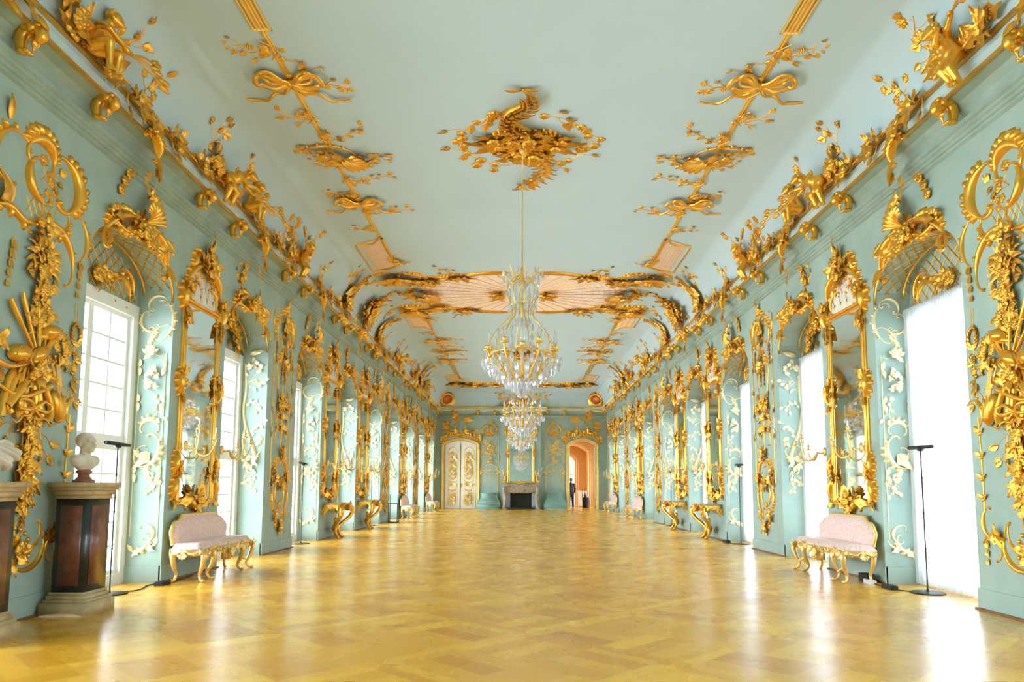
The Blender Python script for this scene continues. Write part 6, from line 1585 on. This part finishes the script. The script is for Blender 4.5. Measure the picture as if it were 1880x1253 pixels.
for sd in (-1, 1):
    m = M(); p = crv([(sd * .92, -.24, 1.3), (sd * .98, -.30, 1.1), (sd * .88, -.24, .7), (sd * .92, -.26, .25), (sd * .98, -.30, .05)], 24); m.tube(p, np.interp(np.linspace(0, 1, 24), [0, .2, .6, 1], [.07, .09, .06, .08]), 10); m.box((min(sd * .84, sd * 1.02), -.24, 0), (max(sd * .84, sd * 1.02), 0, 1.32)); m.box((min(sd * .84, sd * 1.06), -.38, 0), (max(sd * .84, sd * 1.06), 0, .06)); link('jamb', m.mesh('jamb', mode=None), 'mantel', t)
    tl = M()
    for i in range(5):
        for j in range(2): tl.box((min(sd * (.62 + .11 * j), sd * (.62 + .11 * (j + 1) - .006)), -.06, .14 + .17 * i), (max(sd * (.62 + .11 * j), sd * (.62 + .11 * (j + 1) - .006)), -.0, .14 + .17 * i + .16))
    link('tile_strip', tl.mesh('tile_strip', mode=None, smooth=False), mat('blue_white_tiles', lin(226, 230, 236), .25, color2=lin(150, 164, 190), nscale=26), t)
m = M(); m.box((-.62, -.04, .10), (.62, -.012, 1.06)); m.box((-.62, -.012, .0), (.62, 0, 1.3)); link('firebox', m.mesh('firebox', mode=None, smooth=False), 'firebox_dark', t)
m = M(); m.box((-.80, -.34, 0), (.80, -.06, .10)); link('hearth', m.mesh('hearth', mode=None, smooth=False), 'marble_dark', t)

gl = M(); gl.raw([(-.66, 1.62, .012), (.66, 1.62, .012), (.66, 4.7, .012), (-.66, 4.7, .012)], [(0, 1, 2, 3)])
fr = M()
for sd in (-1, 1):
    for o_, r in ((.02, .03), (.09, .045)): fr.sweep([(sd * (.66 + o_), 1.56), (sd * (.66 + o_), 4.75)], r, r * 1.6)
for z in (1.58, 4.73): fr.sweep([(-.75, z), (.75, z)], .05, .08)
c = M(); c.scroll((-.7, 4.75), (0, 5.05), 1, 1., .5, .05, ruffle=9, h=.1); c.scroll((.7, 4.75), (0, 5.05), -1, 1., .5, .05, ruffle=9, h=.1); cluster(c, (0, 4.95), .3, .22, 18, .2, 770, fl=.2, w0=.05)
so_ = []
for sd in (-1, 1):
    q = M(); q.scroll((sd * .78, 4.8), (sd * .84, 4.3), sd, 1.5, .4, .045, ruffle=5); cluster(q, (sd * .78, 3.2), .08, .22, 10, .14, 771 + sd, fl=.3, w0=.04); q.scroll((sd * .78, 2.0), (sd * .86, 1.55), sd, 1.6, .4, .04, ruffle=5); q.leaf((sd * .9, 1.58), (0 if sd > 0 else pi), .26, .07, .3, .3, lob=3); so_.append(('side_ornament', q, 'gold'))
b_ = M(); b_.sweep([(-.8, 1.52), (.8, 1.52)], .05, .09); cluster(b_, (0, 1.56), .2, .08, 10, .13, 775, fl=.2, w0=.05)
kind('overmantel', [('mirror_glass', gl, 'mirror'), ('frame', fr, 'gold_bright'), ('crest', c, 'gold'), ('base_rail', b_, 'gold_bright')] + so_)
place('overmantel', 'overmantel_mirror', 'tall gilt-framed mirror above the marble fireplace', 'mirror', None, (-.03, YF, 0), base=1.44)
m = M(); 
for sd in (-1, 1):
    sc_ = place('sconce', 'wall_sconce', '%s gilt candle sconce beside the mirror over the fireplace' % ('left' if sd < 0 else 'right'), 'sconce', 'candle sconces over the fireplace', (-.03 + sd * .98, YF - .005, 2.05), 0, sd < 0, mode=None)
# relief over the chimney breast cornice and frieze rosettes
ch = M(); cluster(ch, (0, 6.2), .5, .26, 24, .26, 780, fl=.3, w0=.06); vine(ch, [(.3, 6.4), (.9, 6.6), (1.6, 6.55)], 16, .12, 781, fl=.3, tend=.6); vine(ch, [(-.3, 6.4), (-.8, 6.65), (-1.3, 6.6)], 14, .12, 782, fl=.3, tend=.6); cluster(ch, (-.7, 6.1), .3, .16, 12, .2, 783, fl=.2, w0=.05)
o = empty('chimney_relief', (-.03, YB, 5.95)); tag(o, 'gilded foliage on the cove above the chimney breast', 'leaf ornament')
me = ch.mesh('foliage', mode='wall', fn=cove_fn); me.transform(Matrix.Translation((0, 0, -5.95))); link('foliage', me, 'gold', o)
for i, x in enumerate((-4.0, -2.55, -1.55, 1.5, 2.5, 4.0)):
    place('bracket', 'rail_bracket', 'gilded scroll bracket on the far wall cornice, %s from the left' % ORD[i], 'bracket', 'gilded brackets of the far cornice', (x, YB, 0), 0, False, mode=None)

# ------------------------------------------------------------------ rooms beyond the open doorway
def room(name, x0, x1, y0, y1, h):
    m = M(); m.raw([(x0, y0, 0), (x0, y1, 0), (x0, y1, h), (x0, y0, h)], [(0, 1, 2, 3)]); 
    m.raw([(x0, y0, h), (x1, y0, h), (x1, y1, h), (x0, y1, h)], [(0, 1, 2, 3)])
    return m
m = room('', 1.4, 7.0, YB + .36, 54.0, 5.2)
# right wall, out of view, with openings added to let daylight in
def holed(m, x, y0, y1, h, op):
    e = y0
    for a, b, z in op:
        m.raw([(x, e, 0), (x, a, 0), (x, a, h), (x, e, h)], [(0, 1, 2, 3)]); m.raw([(x, a, z), (x, b, z), (x, b, h), (x, a, h)], [(0, 1, 2, 3)]); e = b
    m.raw([(x, e, 0), (x, y1, 0), (x, y1, h), (x, e, h)], [(0, 1, 2, 3)])
holed(m, 7.0, YB + .36, 54.0, 5.2, [(42.2, 44.2, 3.8), (44.5, 46.3, 3.8), (47.6, 49.6, 3.8), (50.2, 52.4, 3.8)])
def cross(y, openings, h=5.2, x0=1.4, x1=7.0, th=.45):
    e = x0
    for a, b, zs, za in openings:
        m.box((e, y, 0), (a, y + th, h)); P = seg_arch(a, b, zs, za, 8)
        for (p, z), (q, w_) in zip(P[:-1], P[1:]): m.raw([(p, y, z), (q, y, w_), (q, y, h), (p, y, h)], [(0, 1, 2, 3)]); m.raw([(p, y, z), (q, y, w_), (q, y + th, w_), (p, y + th, z)], [(0, 1, 2, 3)])
        e = b
    m.box((e, y, 0), (x1, y + th, h))
cross(46.6, [(2.4, 4.26, 3.6, 4.0)]); cross(53.6, [(3.40, 4.05, 3.2, 3.55)])
tag(link('wall_annex', m.mesh('wall_annex', mode=None, smooth=False), 'ochre'), kind='structure')
m = M(); m.raw([(1.4, YB + .345, 0), (DX0, YB + .345, 0), (DX0, YB + .345, 5.2), (1.4, YB + .345, 5.2)], [(0, 1, 2, 3)]); m.raw([(DX1, YB + .345, 0), (7.0, YB + .345, 0), (7.0, YB + .345, 5.2), (DX1, YB + .345, 5.2)], [(0, 1, 2, 3)]); m.raw([(DX0, YB + .345, DA), (DX1, YB + .345, DA), (DX1, YB + .345, 5.2), (DX0, YB + .345, 5.2)], [(0, 1, 2, 3)])
tag(link('wall_annex_front', m.mesh('wf', mode=None, smooth=False), 'ochre'), kind='structure')
o = empty('trim_6', (0, 0, 0)); tag(o, kind='structure')
for (a, b, zs, za, y) in ((2.4, 4.26, 3.6, 4.0, 46.6), (3.40, 4.05, 3.2, 3.55, 53.6)):
    f = M(); P = [(a - .1, 0), (a - .1, zs)] + seg_arch(a - .1, b + .1, zs, za + .1)[1:-1] + [(b + .1, zs), (b + .1, 0)]; f.sweep(P, .10, .06); f.sweep([(p * 1.0, z) for p, z in [(a - .24, 0), (a - .24, zs)] + seg_arch(a - .24, b + .24, zs + .04, za + .24)[1:-1] + [(b + .24, zs), (b + .24, 0)]], .03, .05)
    me = f.mesh('architrave'); me.transform(Matrix.Translation((0, y, 0))); link('architrave', me, 'ochre_pale', o)
o = empty('window_23', (3.725, 54.03, 0)); tag(o, kind='structure')
m = M(); m.box((-.36, 0, 0), (-.31, .05, 3.0)); m.box((.31, 0, 0), (.36, .05, 3.0)); m.box((-.02, 0, 0), (.02, .05, 3.2)); m.box((-.31, 0, .9), (.31, .05, .95)); m.box((-.31, 0, 2.2), (.31, .05, 2.25)); link('sash', m.mesh('sash', mode=None, smooth=False), 'white', o)
m = M(); m.raw([(-.36, .03, 0), (.36, .03, 0), (.36, .03, 3.3), (-.36, .03, 3.3)], [(0, 1, 2, 3)]); link('pane', m.mesh('pane', mode=None, smooth=False), 'pane', o)
for n_, (a, b) in ((24, (42.2, 44.2)), (25, (44.5, 46.3)), (26, (47.6, 49.6)), (27, (50.2, 52.4))):  # unseen side windows, added to brighten the rooms beyond
    o = empty('window_%d' % n_, (7.0, (a + b) / 2, 0)); tag(o, kind='structure'); hw = (b - a) / 2
    m = M(); m.box((0, -hw, 0), (.06, -hw + .06, 3.8)); m.box((0, hw - .06, 0), (.06, hw, 3.8)); m.box((0, -.03, 0), (.06, .03, 3.8)); m.box((0, -hw, 3.74), (.06, hw, 3.8)); m.box((0, -hw, 0), (.06, hw, .08)); m.box((0, -hw, 1.7), (.06, hw, 1.76)); link('sash', m.mesh('sash', mode=None, smooth=False), 'white', o)
    m = M(); m.raw([(.03, -hw, 0), (.03, hw, 0), (.03, hw, 3.8), (.03, -hw, 3.8)], [(0, 1, 2, 3)]); link('pane', m.mesh('pane', mode=None, smooth=False), 'pane', o)
    li = bpy.data.lights.new('daylight_portal', 'AREA'); li.shape = 'RECTANGLE'; li.size = b - a; li.size_y = 3.8; li.cycles.is_portal = True
    lo = bpy.data.objects.new('daylight_portal', li); COL.objects.link(lo); lo.location = (7.1, (a + b) / 2, 1.9); lo.rotation_euler = (radians(90), 0, radians(90))

# person in the doorway, seen from behind: dark jacket, trousers and shoes
def person(loc, rz, h=1.80):
    s = h / 1.80; t = empty('person', loc, rz); tag(t, 'person in black jacket and trousers standing in the open doorway of the far wall', 'person'); t.scale = (s, s, s)
    body = [('c', (0, 0, 1.0), (0, .01, 1.28), .125, .14), ('c', (0, .01, 1.28), (0, 0, 1.42), .15, .10), ('c', (0, 0, 1.42), (0, .0, 1.56), .055, .05), ('e', (0, .0, 1.68), (.075, .095, .115)), ('e', (0, .08, 1.63), (.05, .04, .05)), ('c', (0, .095, 1.69), (0, .115, 1.655), .010, .015), ('e', (.078, 0, 1.665), (.012, .02, .03)), ('e', (-.078, 0, 1.665), (.012, .02, .03)), ('e', (0, 0, .96), (.17, .12, .12))]
    for d, ft in ((-1, .05), (1, -.03)):
        body += [('c', (d * .09, 0, .94), (d * .10, .02 + ft, .52), .092, .062), ('c', (d * .10, .02 + ft, .52), (d * .11, ft - .02, .10), .058, .04), ('c', (d * .11, ft - .03, .05), (d * .13, ft + .16, .035), .042, .034)]
        body += [('c', (d * .17, 0, 1.42), (d * .25, -.02, 1.13), .058, .045), ('c', (d * .25, -.02, 1.13), (d * .24, .10, .90), .043, .030), ('e', (d * .235, .12, .84), (.024, .042, .05))]
        for i in range(4): body.append(('c', (d * .235, .10 + .018 * i, .81), (d * .225, .115 + .018 * i, .745 + .01 * abs(i - 1.5)), .0095, .008))
        body.append(('c', (d * .225, .15, .85), (d * .21, .175, .80), .0105, .009))
    V, F = sdf_mesh(body, .013, .03); m = M(); m.raw(V, F); link('body', m.mesh('body', mode=None), 'skin', t)
    jk = [('c', (0, 0, .98), (0, .01, 1.28), .165, .17), ('c', (0, .01, 1.28), (0, 0, 1.44), .175, .10), ('c', (0, 0, 1.44), (0, 0, 1.50), .085, .07), ('e', (0, 0, .92), (.19, .14, .12))]
    for d in (-1, 1): jk += [('c', (d * .17, 0, 1.42), (d * .25, -.02, 1.13), .075, .062), ('c', (d * .25, -.02, 1.13), (d * .24, .09, .91), .06, .045)]
    V, F = sdf_mesh(jk, .014, .03, [], lambda P: .006 * np.sin(P[:, 2] * 40 + P[:, 0] * 20)); m = M(); m.raw(V, F); link('jacket', m.mesh('jacket', mode=None), 'cloth_black', t)
    tr = [('e', (0, 0, .93), (.18, .13, .12))]
    for d, ft in ((-1, .05), (1, -.03)): tr += [('c', (d * .09, 0, .92), (d * .10, .02 + ft, .52), .108, .082), ('c', (d * .10, .02 + ft, .52), (d * .11, ft - .02, .07), .08, .066)]
    V, F = sdf_mesh(tr, .014, .02); m = M(); m.raw(V, F); link('trousers', m.mesh('trousers', mode=None), 'cloth_black', t)
    for d, ft in ((-1, .05), (1, -.03)):
        V, F = sdf_mesh([('c', (d * .11, ft - .05, .05), (d * .13, ft + .17, .042), .052, .042), ('c', (d * .11, ft - .03, .06), (d * .11, ft - .03, .11), .05, .05)], .011, .02); V[:, 2] = np.maximum(V[:, 2], 0); m = M(); m.raw(V, F); link('shoe', m.mesh('shoe', mode=None), 'black_rubber', t)
    V, F = sdf_mesh([('e', (0, -.02, 1.715), (.085, .098, .10)), ('e', (0, -.06, 1.66), (.07, .055, .08))], .012, .02); m = M(); m.raw(V, F); link('hair', m.mesh('hair', mode=None), 'hair', t)
person((3.17, 45.3, 0), radians(12), 1.84)
# bin with furled umbrellas beside the doorway, and a small cabinet behind it
t = empty('umbrella_bin', (3.98, 43.9, 0)); tag(t, 'black bin with furled umbrellas just inside the open doorway', 'umbrella bin')
m = M(); m.lathe([(0, 0), (.20, 0), (.21, .02), (.23, .62), (.245, .64), (.22, .645), (.20, .60), (.19, .04), (0, .04)], n=20); link('bin', m.mesh('bin', mode=None), 'black_rubber', t)
for i, (dx, dy) in enumerate(((.10, .02), (-.08, .06), (.0, -.08), (-.02, .08))):
    m = M(); a = np.array([dx, dy, .06]); b = np.array([dx * 3.0, dy * 1.6, 1.0 + .04 * i]); m.tube([a + (b - a) * k for k in np.linspace(0, 1, 9)], [.006, .015, .03, .04, .045, .04, .03, .012, .008], 8); m.tube(crv([b, b + np.array([.02, 0, .08]), b + np.array([.08, 0, .06])], 8), .012, 6)
    link('umbrella', m.mesh('umbrella', mode=None), 'grey_cloth' if i == 0 else 'black_rubber', t)
t = empty('low_cabinet', (3.9, 45.9, 0)); tag(t, 'pale low cabinet behind the umbrella bin in the next room', 'cabinet')
m = M(); m.box((-.3, -.25, .06), (.3, .25, 1.0)); link('body', m.mesh('body', mode=None, smooth=False), 'door_white', t)
m = M(); m.box((-.33, -.28, 1.0), (.33, .28, 1.04)); link('top', m.mesh('top', mode=None, smooth=False), 'door_white', t)
m = M(); m.box((-.27, -.262, .12), (.27, -.25, .94)); m.ball((.2, -.27, .55), .015, 6, 5); link('door', m.mesh('door', mode=None, smooth=False), 'door_white', t)
for x in (-.25, .25):
    for y in (-.2, .2): m = M(); m.box((x - .03, y - .03, 0), (x + .03, y + .03, .06)); link('foot', m.mesh('foot', mode=None, smooth=False), 'door_white', t)
